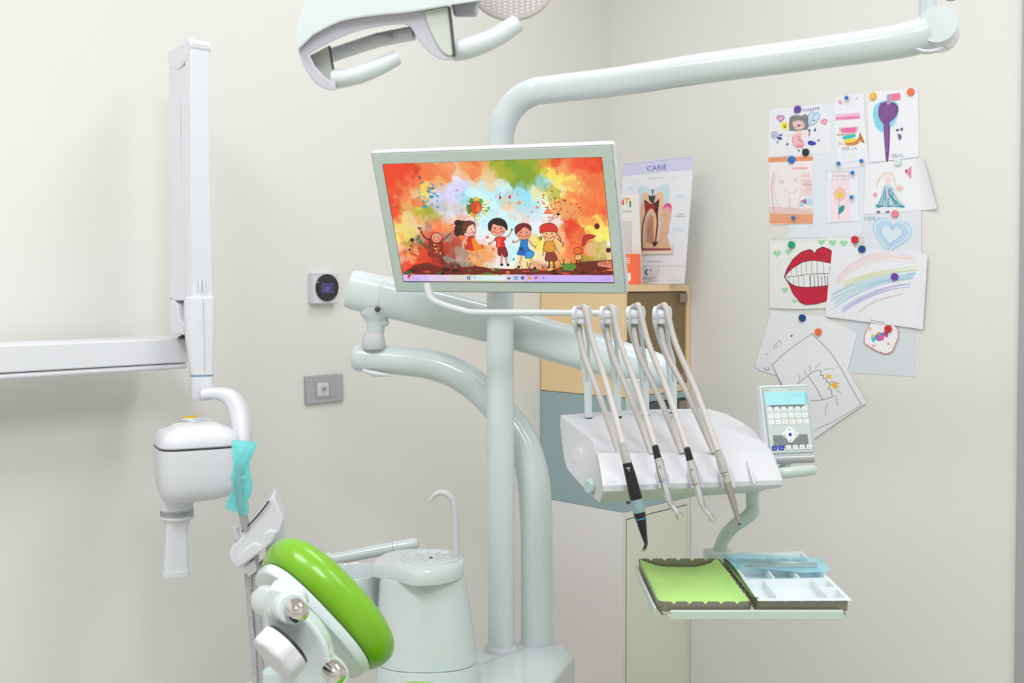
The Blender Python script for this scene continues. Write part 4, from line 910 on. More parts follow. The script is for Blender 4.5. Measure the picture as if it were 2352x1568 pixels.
# sun balloon
for i in range(18):
    a = i*math.pi/9; cv.line([(960+44*math.cos(a), 630+50*math.sin(a)), (960+(78+10*(i % 3))*math.cos(a), 632+(82+9*(i % 2))*math.sin(a))], 4, K)
for a, c in ((2.6, '#3F7A34'), (-2.2, '#4E9438'), (-.9, '#5AA840'), (-1.5, '#E8B83A'), (2.0, '#E0A234'), (3.1, '#4A8A3A')): cv.ell(960+58*math.cos(a), 628+64*math.sin(a), 26, 26, c)
cv.ell(960, 630, 52, 56, K, n=28); cv.ell(960, 630, 48, 52, '#E0521E', n=28); cv.ell(942, 622, 22, 34, '#D04018'); cv.ell(985, 645, 18, 28, '#EE7030')
cv.line([(958, 690), (948, 770)], 5, '#4A6AA0')
# child 1 (arms up, left)
limb([(480, 835), (500, 870), (525, 900), (560, 915)], 7, '#5A2420'); limb([(670, 915), (700, 895), (725, 870), (737, 852)], 7, '#8A4A38')
for a in (-2.4, -1.9, -1.3, -.7): cv.line([(470, 825), (470+26*math.cos(a), 822+26*math.sin(a))], 6, K)
shape([(575, 870), (620, 848), (655, 875), (668, 940), (668, 1010), (690, 1050), (610, 1065), (540, 1045), (560, 1000), (552, 930)], '#8E2A20')
for x, y, c in ((600, 955, '#E89A4A'), (628, 960, '#D84A38'), (610, 990, '#F0C070'), (635, 985, '#E8663A'), (590, 985, '#C03A2A'), (620, 1015, '#EE8A5A'), (600, 1030, '#D44A30'), (650, 1030, '#F09A70')): cv.ell(x, y, 13, 13, K, n=12); cv.ell(x, y, 10, 10, c, n=12)
kid_face(617, 895, 46, '#EE9A80')
# child 2 (girl, red dress)
limb([(940, 900), (955, 840), (950, 770)], 8, SK); limb([(880, 895), (850, 940), (848, 990)], 8, '#E8EEF2')
limb([(935, 1000), (930, 1030), (940, 1048)], 8, SK); limb([(975, 1000), (972, 1040), (985, 1070)], 8, SK)
shape([(890, 890), (940, 880), (960, 930), (1010, 970), (1020, 990), (940, 1012), (872, 1000), (885, 950)], '#D8321E'); cv.smooth([(925, 900), (950, 900), (985, 950), (1010, 982), (950, 1000), (930, 950)], '#EE8A28'); cv.line([(875, 1002), (940, 1014), (1022, 990)], 9, '#F2B83A', sm=True)
cv.ell(845, 810, 62, 66, K); cv.ell(848, 808, 56, 60, '#4A2420'); cv.ell(805, 765, 34, 26, K); cv.ell(800, 845, 28, 40, K)
for i in range(12): cv.line([(790+rr.uniform(-15, 15), 760+rr.uniform(-15, 120)), (775+rr.uniform(-14, 20), 770+rr.uniform(0, 110))], 4, K)
kid_face(898, 830, 58, '#F8C8B0'); shape([(840, 790), (870, 750), (930, 752), (955, 785), (930, 775), (890, 800), (870, 850), (845, 850)], '#6E3A20')
# child 3 (boy, red shirt)
limb([(1135, 905), (1105, 930), (1080, 945)], 8, SK); limb([(1215, 895), (1250, 870), (1272, 828)], 8, SK)
for q in ([(1080, 942), (1068, 955)], [(1272, 830), (1268, 815)], [(1274, 830), (1280, 818)]): cv.line(q, 7, K)
limb([(1185, 1050), (1182, 1100), (1185, 1125)], 12, '#F0A090'); limb([(1215, 1050), (1225, 1100), (1238, 1128)], 12, '#F0A090')
cv.ell(1185, 1130, 14, 12, K); cv.ell(1239, 1132, 14, 12, K)
shape([(1150, 975), (1215, 975), (1240, 1050), (1205, 1058), (1185, 1020), (1178, 1050), (1152, 1040)], '#8A1E20')
shape([(1130, 895), (1165, 885), (1210, 890), (1220, 915), (1205, 920), (1208, 975), (1140, 975), (1140, 925), (1120, 920)], '#DA2A24'); cv.smooth([(1150, 900), (1180, 895), (1170, 970), (1146, 970)], '#EE5238')
kid_face(1152, 820, 68, '#F4A48A'); shape([(1072, 830), (1066, 780), (1095, 740), (1150, 722), (1210, 745), (1235, 800), (1228, 830), (1205, 800), (1150, 785), (1110, 775), (1095, 810), (1090, 835)], '#2E1A20')
cv.line([(1095, 745), (1110, 728)], 5, K); cv.line([(1130, 740), (1112, 730)], 5, K)
# child 4 (boy, blue)
limb([(1350, 905), (1315, 930), (1290, 935)], 8, SK); limb([(1420, 915), (1450, 960), (1478, 975)], 8, SK)
for q in ([(1290, 930), (1278, 918)], [(1288, 938), (1274, 940)], [(1478, 970), (1486, 962)], [(1478, 978), (1484, 988)]): cv.line(q, 6, K)
limb([(1360, 1050), (1348, 1100), (1335, 1145)], 11, '#F4B8A0'); limb([(1430, 1060), (1455, 1110), (1475, 1150)], 11, '#F4B8A0')
cv.ell(1332, 1150, 14, 11, K); cv.ell(1474, 1160, 14, 13, K)
shape([(1335, 1000), (1415, 995), (1440, 1005), (1470, 1030), (1445, 1070), (1395, 1072), (1385, 1050), (1320, 1040)], '#1A6AC0'); cv.smooth([(1400, 1010), (1465, 1025), (1445, 1068), (1398, 1070)], '#3A96DC')
shape([(1355, 905), (1380, 915), (1410, 905), (1410, 960), (1420, 1005), (1340, 1010), (1345, 960)], '#1E7ACC'); cv.ell(1358, 992, 18, 18, '#1A3E80')
kid_face(1378, 855, 64, '#F09A80'); shape([(1308, 870), (1298, 815), (1330, 778), (1385, 768), (1435, 790), (1442, 835), (1420, 820), (1380, 800), (1345, 830), (1322, 850)], '#7A1E28')
# child 5 (red hat)
limb([(1560, 930), (1550, 1000), (1546, 1050)], 7, '#E8A468'); limb([(1630, 930), (1660, 990), (1683, 1030)], 7, '#E8A468')
limb([(1600, 1090), (1597, 1150)], 10, '#8A4A38'); limb([(1635, 1090), (1642, 1150)], 10, '#8A4A38'); cv.ell(1596, 1152, 12, 9, K); cv.ell(1644, 1152, 12, 9, K)
shape([(1575, 1018), (1640, 1018), (1670, 1090), (1610, 1100), (1562, 1090)], '#8E3A2A')
shape([(1568, 925), (1600, 915), (1632, 925), (1650, 980), (1640, 1018), (1575, 1018), (1548, 985)], '#E09A38')
cv.line([(1670, 900), (1700, 930), (1722, 940), (1710, 975)], 7, K, sm=True); cv.line([(1655, 850), (1690, 890), (1700, 930)], 9, '#A82A1E', sm=True)
for i in range(6): cv.line([(1535, 880+i*5), (1500+i*4, 895+i*6)], 4, K)
kid_face(1600, 868, 62, '#F6C08A'); shape([(1520, 858), (1518, 800), (1560, 772), (1620, 768), (1665, 800), (1670, 845), (1640, 845), (1580, 842)], '#D8342A')
for q in ([(1602, 768), (1600, 740), (1640, 700), (1675, 690)], [(1606, 768), (1625, 735), (1668, 715), (1682, 695)]): cv.line(q, 4, K, sm=True)
cv.ell(1678, 690, 13, 11, K)
# small child right
limb([(1840, 1060), (1835, 1120)], 4, K); limb([(1865, 1060), (1870, 1120)], 4, K); shape([(1835, 1035), (1870, 1035), (1880, 1080), (1825, 1085)], '#F0B078'); cv.ell(1848, 1010, 38, 36, K); cv.ell(1848, 1010, 34, 32, '#E86A2A'); cv.line([(1812, 1030), (1848, 1042), (1885, 1028)], 4, K, sm=True)
# taskbar icons
cv.ell(375, 1236, 13, 15, '#E0602A'); cv.ell(381, 1225, 9, 9, '#5A1A18')
cv.text('12°C', 398, 1232, 32, 12, '#9A84B0'); cv.text('Soleggiato', 400, 1254, 74, 11, '#9A84B0')
for i in (0, 1):
    for j in (0, 1): cv.poly([(883+i*16, 1230+j*15), (896+i*16, 1230+j*15), (896+i*16, 1243+j*15), (883+i*16, 1243+j*15)], '#1C6CD0')
cv.smooth([(935, 1228), (1200, 1230), (1215, 1245), (1200, 1262), (935, 1260), (926, 1244)], '#DCF0F8', k=3)
cv.line([(944+8*math.cos(a*.7), 1241+8*math.sin(a*.7)) for a in range(10)], 3, '#5A6A90'); cv.line([(950, 1248), (960, 1256)], 3, '#5A6A90'); cv.text('Cerca', 975, 1250, 44, 14, '#8AA0B0')
cv.poly([(1236, 1240), (1260, 1240), (1260, 1256), (1236, 1256)], '#2A2A3A'); cv.poly([(1248, 1234), (1264, 1234), (1264, 1244), (1248, 1244)], '#C8CCE0')
cv.poly([(1293, 1230), (1324, 1230), (1324, 1260), (1293, 1260)], '#2A9AE8'); cv.text('A', 1300, 1253, 16, 16, '#FFFFFF')
cv.ell(1367, 1245, 14, 15, '#2238A8'); cv.ell(1371, 1245, 6, 6, '#B0B8F0'); cv.ell(1370, 1266, 3, 3, '#3A2A3A', n=8)
cv.poly([(1412, 1233), (1442, 1236), (1442, 1258), (1412, 1256)], '#EEA42E'); cv.poly([(1412, 1233), (1425, 1233), (1425, 1240), (1412, 1240)], '#D8542A')
cv.ell(1486, 1245, 15, 15, '#D84A34'); cv.ell(1490, 1249, 11, 11, '#E8C040'); cv.ell(1486, 1245, 8, 8, '#3A78D8')
cv.line([(1540, 1238), (1552, 1250), (1545, 1256)], 4, '#2A6ACA'); cv.line([(1548, 1240), (1558, 1244)], 4, '#2A6ACA')
cv.text('12:28', 2094, 1244, 38, 12, '#8A74B8'); cv.text('14/04/2026', 2050, 1265, 84, 12, '#8A74B8')
cv.build('screen', 'screen', t, extra=[(V_, F_, C_)])['label'] = 'lit screen with a watercolour picture of five waving children'
# grip bar under the monitor
hb = [(982, 655, 2.40), (991, 684, 2.375), (1018, 699, 2.36), (1066, 713, 2.34), (1095, 717, 2.33), (1240, 717.5, 2.29), (1412, 718.5, 2.24)]
g = obj('grip_bar', MB().tube([P(*p) for p in hb], [.0085, .0078, .0072, .0069, .0069, .0068, .0066], n=20), 'white', t)
g['label'] = 'slim grip bar bent under the monitor'
e = P(1412, 718.5, 2.24); dd = (P(1412, 718.5, 2.24)-P(1240, 717.5, 2.29)).normalized()
obj('grip_end', MB().tube([e, e+dd*.0015], .0069, n=20), 'grey', t)
# bracket to the post
pc = P(1149, 500, 2.5)
obj('bracket', MB().box((so-sn*.05+pc)/2, (pc-so+sn*.05)/2*.85, RT*.03, UP*.035), 'white', t, bevel=.004)
obj('post_clamp', MB().tube([P(1149, 450, 2.5), P(1149, 550, 2.5)], .0335, n=36), 'white', t, bevel=.002)
# ================================================================ operating light
ZL = 1.36
def pr(poly, z0, z1, k=0): return MB().loft([[P(x, y, z0) for x, y in poly], [P(x, y, z1) for x, y in poly]])
def sm2(pts, k=4): return [(p.x, p.y) for p in smooth_path([Vector((x, y, 0)) for x, y in pts], k)]
t = thing('operating_light', P(900, -60, ZL), 'white operating light with two curved grab handles, at the top edge of the picture', 'operating light')
shell = sm2([(684, 113), (681, 80), (687, 48), (700, 15), (716, -30), (745, -80), (800, -110)])+[(1080, -110), (1104, -60), (1102, 0)]+sm2([(1102, 2), (1033, 12), (940, 26), (850, 35), (780, 48), (720, 78)])
obj('housing', pr(shell, ZL-.055, ZL+.075), 'white', t, bevel=.012, seg=5)
arch = sm2([(685, 114), (693, 141), (708, 170), (730, 195), (757, 207), (773, 205)])+sm2([(770, 190), (750, 180), (732, 163), (716, 140), (708, 127)])+sm2([(720, 118), (757, 98), (820, 72), (880, 60), (925, 56), (944, 64), (958, 88), (982, 116), (1010, 135), (1036, 138), (1045, 130)])+sm2([(1043, 95), (1038, 50), (1031, 14)])+sm2([(1025, 14), (940, 28), (850, 37), (780, 50), (720, 80)])
obj('light_frame', pr(arch, ZL-.045, ZL+.055), 'lilac', t, bevel=.004, seg=3)
obj('reflector', pr([(711, 128), (757, 104), (766, 150), (772, 196), (748, 180), (724, 152)], ZL-.02, ZL+.03), 'lampglass', t)
obj('reflector', pr(sm2([(974, 27), (1030, 17), (1036, 60), (1041, 110), (1036, 128), (1015, 118), (995, 85), (980, 50)]), ZL-.047, ZL-.03), 'lampglass', t, bevel=.001)
obj('reflector_edge', MB().tube([P(757, 106, ZL-.02), P(764, 150, ZL-.02), P(774, 200, ZL-.02)], .0013, n=8), 'darkgrey', t)
obj('reflector_edge', MB().tube([P(1032, 16, ZL-.048), P(1038, 70, ZL-.048), P(1044, 130, ZL-.048)], .0018, n=8), 'darkgrey', t)
obj('indicator', MB().tube([P(768, 172, ZL-.023), P(771, 186, ZL-.023)], .002, n=8), mat('indicator_blue', '#3A4EA0', .3), t)
obj('inner_rail', MB().tube([P(758, 128, ZL+.07), P(800, 114, ZL+.07), (P(870, 92, ZL+.06)), P(950, 76, ZL+.05)], [.009, .009, .009, .009], n=20), 'xray', t)
obj('rail_highlight', MB().ball(P(876, 88, ZL+.045), .0075, sc=(1.9, 1.9, .9)), 'lilac', t)  # oval highlight on the inner rail, shaped as a lilac blob
obj('end_block', pr([(1034, 2), (1098, 0), (1099, 34), (1092, 39), (1043, 39)], ZL-.0, ZL+.06), 'lilac', t, bevel=.004)
h = obj('grab_handle', MB().tube([P(770, 182, ZL-.03), P(800, 178, ZL-.035), P(835, 168, ZL-.035), P(880, 149, ZL-.03), P(912, 132, ZL-.025)], [.0115, .0105, .0105, .0098, .0088], n=28), 'white', t); h['label'] = 'left grab handle'
h = obj('grab_handle', MB().tube([P(1043, 117, ZL-.03), P(1070, 112, ZL-.035), P(1110, 98, ZL-.035), P(1150, 78, ZL-.03), P(1188, 54, ZL-.025)], [.012, .0125, .0122, .0118, .0105], n=28), 'white', t); h['label'] = 'right grab handle'
# perforated cover
dcx = P(1175, -62, 1.43)
rr_ = 108*1.43/2570
o = obj('perforated_cover', MB().lathe(dcx, FW, [(0, .0001), (0, rr_*.97), (.002, rr_), (.005, rr_)], 64), 'dotglass', t)
cv = Canvas(dcx-FW*.0002, -FW, 2e-5)
for i in range(16):
    for j in range(32):
        x = 1082+i*13+(0 if j % 2 else 0); y = -160+j*8+(3 if i % 2 else 0)
        if (x-1175)**2+(y+62)**2 < 98**2 and y > -160: cv.ell(x, y, 2.2, 1.3, '#FFFFFF', n=8)
cv.build('perforations', 'paint', t)
obj('suspension_arm', MB().tube([P(2148, -118, 2.05), P(2140, -230, 2.04), P(2050, -300, 2.0), P(1600, -380, 1.75), P(1100, -380, 1.45), P(960, -300, 1.38), P(940, -100, 1.37)], .022, n=24), 'white', t)
# ================================================================ wall x-ray unit
t = thing('xray_unit', PX(430, 870, .02), 'white dental x-ray unit with folded scissor arm and boxy tube head on the left wall', 'x-ray machine')
xa = .20
a0 = PX(-260, 806, xa); 
def xz(px, py): q = PX(px, py, xa); return q.y, q.z
yR = PX(433, 800, xa).y; zt_, zg, zb_ = PX(200, 785.5, xa).z, PX(200, 845.5, xa).z, PX(200, 861, xa).z
obj('mounting_arm', MB().bounds(.06, xa, -3.6, yR, zg, zt_), 'xray', t, bevel=.003)
obj('arm_lip', MB().bounds(.064, xa-.003, -3.6, yR, zb_, zg-.0012), 'xray', t, bevel=.006, seg=4)
obj('wall_plate', MB().bounds(0.0005, .06, -2.9, -2.5, zb_-.03, zt_+.03), 'xray', t, bevel=.004)
# scissor arm: side profile read on the plane that faces the room's near side
y0s = PX(438, 400, .285).y
sd = lambda q: [PY(x, y, y0s) for x, y in q]
YD = Vector((0, .052, 0))
back = [(388, 160), (386, 125), (398, 120), (411, 160), (414, 300), (421, 640), (423, 768), (392, 768), (388, 640)]
obj('rear_link', MB().prism(sd([(387, 150), (410, 158), (413, 300), (419, 640), (421, 690), (389, 690)]), YD), 'xray', t, bevel=.003)
obj('rear_base', MB().prism(sd([(388, 682), (396, 684), (407, 700), (412, 735), (422, 740), (422, 769), (393, 766), (390, 745)]), YD), 'xray', t, bevel=.002)
obj('pivot_disc', MB().lathe(PY(408, 774, y0s)+YD*.5-UP*.003, UP, [(0, .022), (.004, .022), (.0045, .016), (.009, .016)], 24), 'black', t)
fl = [(437, 105), (438, 400), (440, 690), (425, 690), (424, 400), (424, 142), (431, 125)]
f0 = sd(fl)
w_at = lambda y: .050 if y < 450 else .050+(y-450)/240*.008
obj('front_link', MB().loft([f0, [p+Vector((0, w_at(fl[i][1]), 0)) for i, p in enumerate(f0)]]), 'xray', t, bevel=.003)
obj('link_rib', MB().prism(sd([(424, 150), (424, 400), (424.5, 690), (419, 690), (419, 640), (416, 300), (411, 160)]), Vector((0, .044, 0))+Vector((0, .004, 0))), 'xray', t, bevel=.001)
capq = [(385, 122), (437, 88), (438.5, 105), (433, 128), (420, 150), (408, 160), (396, 156), (387, 145)]
obj('top_joint', MB().prism([p-Vector((0, .0015, 0)) for p in sd(sm2(capq[3:]+capq[:1], 3)+[(437, 88)]+[(438.5, 105)])], YD+Vector((0, .002, 0))), 'xray', t, bevel=.0025)
obj('top_roller', MB().tube([PY(433, 100, y0s)+Vector((.003, .004, 0)), PY(433, 100, y0s)+Vector((.003, .046, 0))], .008, n=20), 'xray', t)
for dx in (0, .011):
    p = PX(459, 655, .2875); obj('finger_groove', MB().ball(p+Vector((0, dx, 0)), .006, sc=(.35, .55, 3.2)), 'xray', t)
# arm cover and swivel
ZX = 2.56
def rb(px, py, hw, dr=.75, e=4, Z=ZX): return sring(P(px, py, Z), hw*Z/2570, hw*Z/2570*dr, e, 36, u=(RT*.93+FW*.37).normalized(), v=(FW*.93-RT*.37).normalized())
obj('arm_cover', MB().loft([rb(458, 681, 33), rb(458, 700, 34), rb(459, 770, 33), rb(461, 820, 28.5), rb(463, 861, 25.5)]), 'xray', t, bevel=.003)
obj('cover_seam', MB().tube([P(467, 688, ZX-.0262), P(469, 770, ZX-.0258), P(470, 858, ZX-.0208)], .0005, n=6), 'grey', t)
obj('cover_ring', MB().loft([rb(463, 861, 25.2, e=3), rb(463, 864, 25.2, e=3)]), mat('thin_blue', '#7FA8D8', .4), t)
obj('swivel_tube', MB().loft([rb(463, 864, 25.5, e=3), rb(463, 910, 25, e=3), rb(463, 918, 21, e=3)]), 'xray', t, bevel=.001)
yk = [(470, 905, ZX-.01), (500, 903, ZX-.012), (530, 913, ZX-.02), (549, 945, ZX-.03), (557, 990, ZX-.05), (558, 1040, ZX-.07), (550, 1075, ZX-.075)]
mb = MB(); cs = [P(*q) for q in yk]; cs = smooth_path(cs, 5); rings = []
wd = [12, 13, 17, 21, 21, 17, 8]
for i, c in enumerate(cs):
    d = (cs[min(i+1, len(cs)-1)]-cs[max(i-1, 0)]).normalized(); v = d.cross(FW).normalized(); u = d.cross(v).normalized(); f = i/(len(cs)-1)*(len(wd)-1); j = min(int(f), len(wd)-2); w_ = (wd[j]+(wd[j+1]-wd[j])*(f-j))*.001
    rings.append(sring(c, .030, w_, 3, 28, u=u, v=v))
obj('yoke', mb.loft(rings), 'xray', t, bevel=.001)
# tube head
ZH = 2.42; hu = (RT*.9+FW*.43).normalized(); hv = (FW*.9-RT*.43).normalized()
def hr(px, y, hw, z=None, e=4.5, dr=.82, Z=ZH): 
    k = Z/2570; c = P(px, y, Z); return sring(c, hw*k*.93, hw*k*dr, e, 48, u=hu, v=hv)
zc = lambda y: P(450, y, ZH).z
hd = obj('tube_head', MB().loft([hr(451, 1023, 97), hr(451, 1040, 98), hr(452, 1080, 97), hr(453, 1105, 95), hr(452, 1122, 90), hr(447, 1135, 80), hr(438, 1143, 62), hr(425, 1148, 45)]), 'xray', t, bevel=.002)
obj('head_seam', MB().loft([hr(451, 1018.5, 96.5), hr(451, 1023.5, 96.5)]), 'darkgrey', t)
obj('head_lid', MB().loft([hr(451, 1019, 98), hr(451, 1010, 98), hr(451, 996, 92), hr(451, 985, 80), hr(451, 979, 60), hr(451, 974, 54), hr(451, 973, 50)]), 'xray', t, bevel=.003)
bc_ = P(408, 1100, ZH); zz = lambda y: P(408, y, ZH).z
ct = lambda px, y, r: sring(P(px, y, ZH), r*ZH/2570, r*ZH/2570, 2, 36)
obj('cone_housing', MB().loft([ct(406, 1040, 37), ct(406, 1100, 37), ct(406, 1168, 37)]), 'xray', t)
obj('scale_band', MB().loft([ct(406.5, 1168, 37.4), ct(406.5, 1183, 37.4)]), 'silverplastic', t)
sb = MB()
for i in range(22):
    a = -2.7+i*.11; r = 37.8*ZH/2570; c = P(406.5, 1173+(i % 2)*4, ZH); d = RT*math.cos(a)+FW*math.sin(a); tt = RT*-math.sin(a)+FW*math.cos(a)
    sb.box(c+d*r, tt*.0012, d*.0002, UP*.0007)
obj('scale_marks', sb, 'darkgrey', t)
obj('collar_ring', MB().loft([ct(406.5, 1183, 37.8), ct(406.5, 1187, 38.4), ct(406.5, 1191, 36)]), 'xray', t)
cq = lambda px, y, r, e: sring(P(px, y, ZH), r*ZH/2570*.95, r*ZH/2570*.95, e, 36, u=hu, v=hv)
obj('beam_cone', MB().loft([cq(406, 1190, 34, 2.2), cq(405, 1205, 27, 4), cq(404, 1230, 26.5, 7), cq(401, 1318, 30, 7)]), 'xray', t, bevel=.001)
obj('cone_rim', MB().loft([cq(401, 1306, 31, 7), cq(401, 1319.5, 31, 7)]), 'xray', t, bevel=.001)
def topq(pts, z): return [PH(x, y, z) for x, y in pts]
zl = P(451, 973, ZH).z+.0004
cv = Canvas((0, 0, zl), UP, 3e-5)
cv.poly([(420, 956), (450, 953), (457, 957), (427, 961)], '#F1C232'); cv.poly([(424, 963), (470, 958), (488, 964), (445, 970)], '#D9DCE2')
for i in range(3): cv.line([(446+i*3, 963+i*2), (474+i*3, 960.5+i*2)], .9, '#8A93A4')
cv.poly([(418, 962), (440, 960), (443, 962), (420, 964)], '#E9E9EC')
cv.build('warning_label', 'paint', t)
# ================================================================ sterile pouch and assistant element
ZA = 2.25
t = thing('assistant_element', P(590, 1310, ZA), 'white tilted assistant holder with two ribbed suction hoses, beside the green headrest', 'instrument holder')
side = [(627, 1136), (652, 1193), (643, 1222), (620, 1252), (604, 1264), (552, 1305), (543, 1307), (530, 1288), (525, 1272), (535, 1250), (549, 1240)]
fr = [P(x, y, ZA-.03) for x, y in side]
obj('holder_body', MB().loft([fr, [p+FW*.085-RT*.012 for p in fr]]), 'xray', t, bevel=.004, seg=3)
f2 = [(637, 1219), (618, 1216), (604, 1226), (597, 1250), (580, 1246), (560, 1262), (544, 1283), (546, 1306), (604, 1264), (625, 1245)]
obj('lower_cover', MB().prism([P(x, y, ZA-.036) for x, y in f2], FW*.05), 'xray', t, bevel=.004)
obj('slot_panel', MB().tube([P(556, 1221, ZA-.034), P(590, 1186, ZA-.034), P(618, 1150, ZA-.034)], .0016, n=8), 'darkgrey', t)
obj('suction_tip', MB().tube([P(539, 1210, ZA-.02), P(543, 1232, ZA-.02), P(549, 1243, ZA-.02)], [.0075, .0085, .0085], n=20, smooth=False), 'warmwhite', t, bevel=.001)
obj('tip_sleeve', MB().tube([P(546, 1236, ZA-.02), P(552, 1262, ZA-.02)], .0088, n=20), 'lilac', t)
obj('lower_socket', MB().prism([P(x, y, ZA-.01) for x, y in [(557, 1302), (583, 1286), (588, 1312), (571, 1326)]], FW*.03), 'xray', t, bevel=.002)
obj('neck', MB().tube([P(634, 1195, ZA+.05), P(634, 1250, ZA+.05)], .0165, n=28), 'white', t)
obj('neck', MB().tube([P(628, 1250.5, ZA+.05), P(627, 1296, ZA+.05)], .0155, n=28), 'white', t)
obj('ball_joint', MB().ball(P(616, 1312, ZA+.04), .027), 'white', t)
obj('joint_ring', MB().tube([P(606, 1284, ZA+.012), P(596, 1296, ZA+.012), P(593, 1312, ZA+.014)], .0012, n=8), 'black', t)
def corr(pts, r, pitch=.0042, label=None):
    path = smooth_path([P(*p) for p in pts], 10); L = [0]
    for a, b in zip(path, path[1:]): L.append(L[-1]+(b-a).length)
    n = int(L[-1]/pitch*4); out = []; rad = []
    j = 0
    for i in range(n+1):
        s = L[-1]*i/n
        while j < len(L)-2 and L[j+1] < s: j += 1
        f = (s-L[j])/max(L[j+1]-L[j], 1e-6); out.append(path[j].lerp(path[j+1], min(f, 1))); rad.append(r*(1 if i % 4 in (0, 1) else .86))
    o = obj('suction_hose', MB().tube(out, rad, n=16, smooth=False), 'corr', t, sharp=80); 
    if label: o['label'] = label
corr([(567, 1318, ZA), (572, 1380, ZA), (577, 1440, ZA), (583, 1500, ZA), (586, 1560, ZA), (590, 1640, ZA-.01), (600, 1760, ZA-.03)], .0058, label='thinner ribbed hose')
corr([(585, 1310, ZA+.01), (589, 1380, ZA+.01), (593, 1440, ZA+.01), (596, 1500, ZA+.01), (598, 1560, ZA+.01), (600, 1640, ZA), (606, 1760, ZA-.02)], .0095, label='thicker ribbed hose')
obj('hose_collar', MB().tube([P(583, 1268, ZA+.008), P(586, 1312, ZA+.008)], [.0095, .0098], n=20), 'grey', t)
obj('support_arm', MB().tube([P(620, 1325, ZA+.05), P(690, 1300, ZA+.09), P(760, 1282, ZA+.12)], .0135, n=24), 'white', t)
# holder arm behind the bowl
t = thing('swing_arm', P(860, 1262, 2.5), 'white round swing arm behind the spittoon bowl', 'support arm')
obj('arm_tube', MB().tube([P(700, 1297, 2.50), P(904, 1257, 2.50)], .0135, n=32), 'white', t)
e1, e2 = P(904, 1257, 2.5), P(950, 1249, 2.5); d = (e2-e1).normalized()
obj('arm_sleeve', MB().lathe(e1+d*.0006, d, [(0, .0136), (.046, .0136), (.052, .0125), (.056, .009), (.058, .0001)], 32), 'white', t)
# syringe in a cyan pouch standing in the holder
ZP = 2.21
t = thing('syringe', P(565, 1210, ZP+.01), 'grey dental syringe standing in the holder, its handle wrapped in the cyan sleeve', 'syringe')
obj('handle', MB().tube([P(566, 1215, ZP+.012), P(558, 1180, ZP+.01), P(553, 1155, ZP+.006), P(550, 1120, ZP+.006), P(551, 1088, ZP+.006), P(553, 1068, ZP+.006)], [.0085, .0085, .0095, .0115, .0105, .007], n=20), 'grey', t)
obj('nozzle', MB().tube([P(553, 1070, ZP+.006), P(556, 1050, ZP+.006), P(562, 1040, ZP+.005)], [.004, .0022, .0016], n=10), 'steel', t)
ol = [(532, 1012), (550, 1013), (586, 1018), (584, 1030), (578, 1040), (570, 1066), (572, 1090), (577, 1118), (572, 1142), (565, 1150), (568, 1184), (545, 1177), (517, 1165), (528, 1140), (535, 1124), (529, 1100), (533, 1080), (536, 1060), (532, 1040)]
def sleeve(off, pf):
    c = (552, 1095); rr2 = random.Random(4); rings = []
    m = sm2(ol+[ol[0]], 3)[:-1]
    for sc_, z in ((1.0, 0), (.88, .35), (.66, .75), (.35, .95), (.12, 1.0)):
        rings.append([P(552+(x-552)*sc_+ (1-sc_)*((y-1095)*.0), 1095+(y-1095)*(sc_ if sc_ > .5 else sc_), ZP)-FW*(z*pf*(1+.35*math.sin(x*.35+y*.11)*(1 if 0 < z < 1 else 0))) for x, y in m])
    return rings
fm = MB().loft(sleeve(0, .013)); fm.loft([[p+FW*.0135 for p in r] for r in sleeve(0, -.010)])
o = obj('plastic_sleeve', fm, 'film', sharp=80)
tag(o, 'crinkled cyan plastic sleeve hanging over the syringe, right of the x-ray head', 'plastic sleeve')
cvs = Canvas(P(560, 1018, ZP-.0085), -FW, 2e-5); 

# ================================================================ patient chair with headrest
Lv = (RT*.682-UP*.731).normalized(); Q = (RT*.731+UP*.682).normalized(); al = math.radians(32)
Nv = (Q*math.cos(al)+FW*math.sin(al)).normalized(); Wv = Lv.cross(Nv).normalized()
if Wv.dot(FW) < 0: Wv = -Wv
ZR = 1.5; kk = ZR/2570
ec = P(746, 1416, ZR); hw = .088; pc_ = ec+Wv*hw
t = thing('dental_chair', Vector((*P(1250, 1900, 1.55).xy, 0)), 'lime green dental chair, only its padded headrest and edge of the backrest in view', 'dental chair')
def hring(n, a, b, e=2.8, c=None, m=44): return sring((c or pc_)+Nv*n, a, b, e, m, u=Lv, v=Wv)
cu = hring
obj('headrest_cushion', MB().loft([cu(.008, .098, hw-.004), cu(.012, .106, hw+.003), cu(.026, .116, hw+.010, 2.6), cu(.044, .118, hw+.010, 2.5), cu(.058, .111, hw+.003, 2.4), cu(.069, .092, hw*.8, 2.3), cu(.075, .06, hw*.5, 2.2), cu(.077, .02, hw*.18, 2)]), 'lime', t, subsurf=1)
obj('headrest_plate', MB().loft([cu(-.008, .094, hw-.009), cu(-.005, .101, hw-.003), cu(.004, .104, hw), cu(.009, .103, hw-.001)]), 'white', t, bevel=.001)
obj('slide_rail', MB().box(pc_-Nv*.012-Lv*.03+Wv*.0, Lv*.05, Wv*.030, Nv*.006), 'grey', t, bevel=.003)
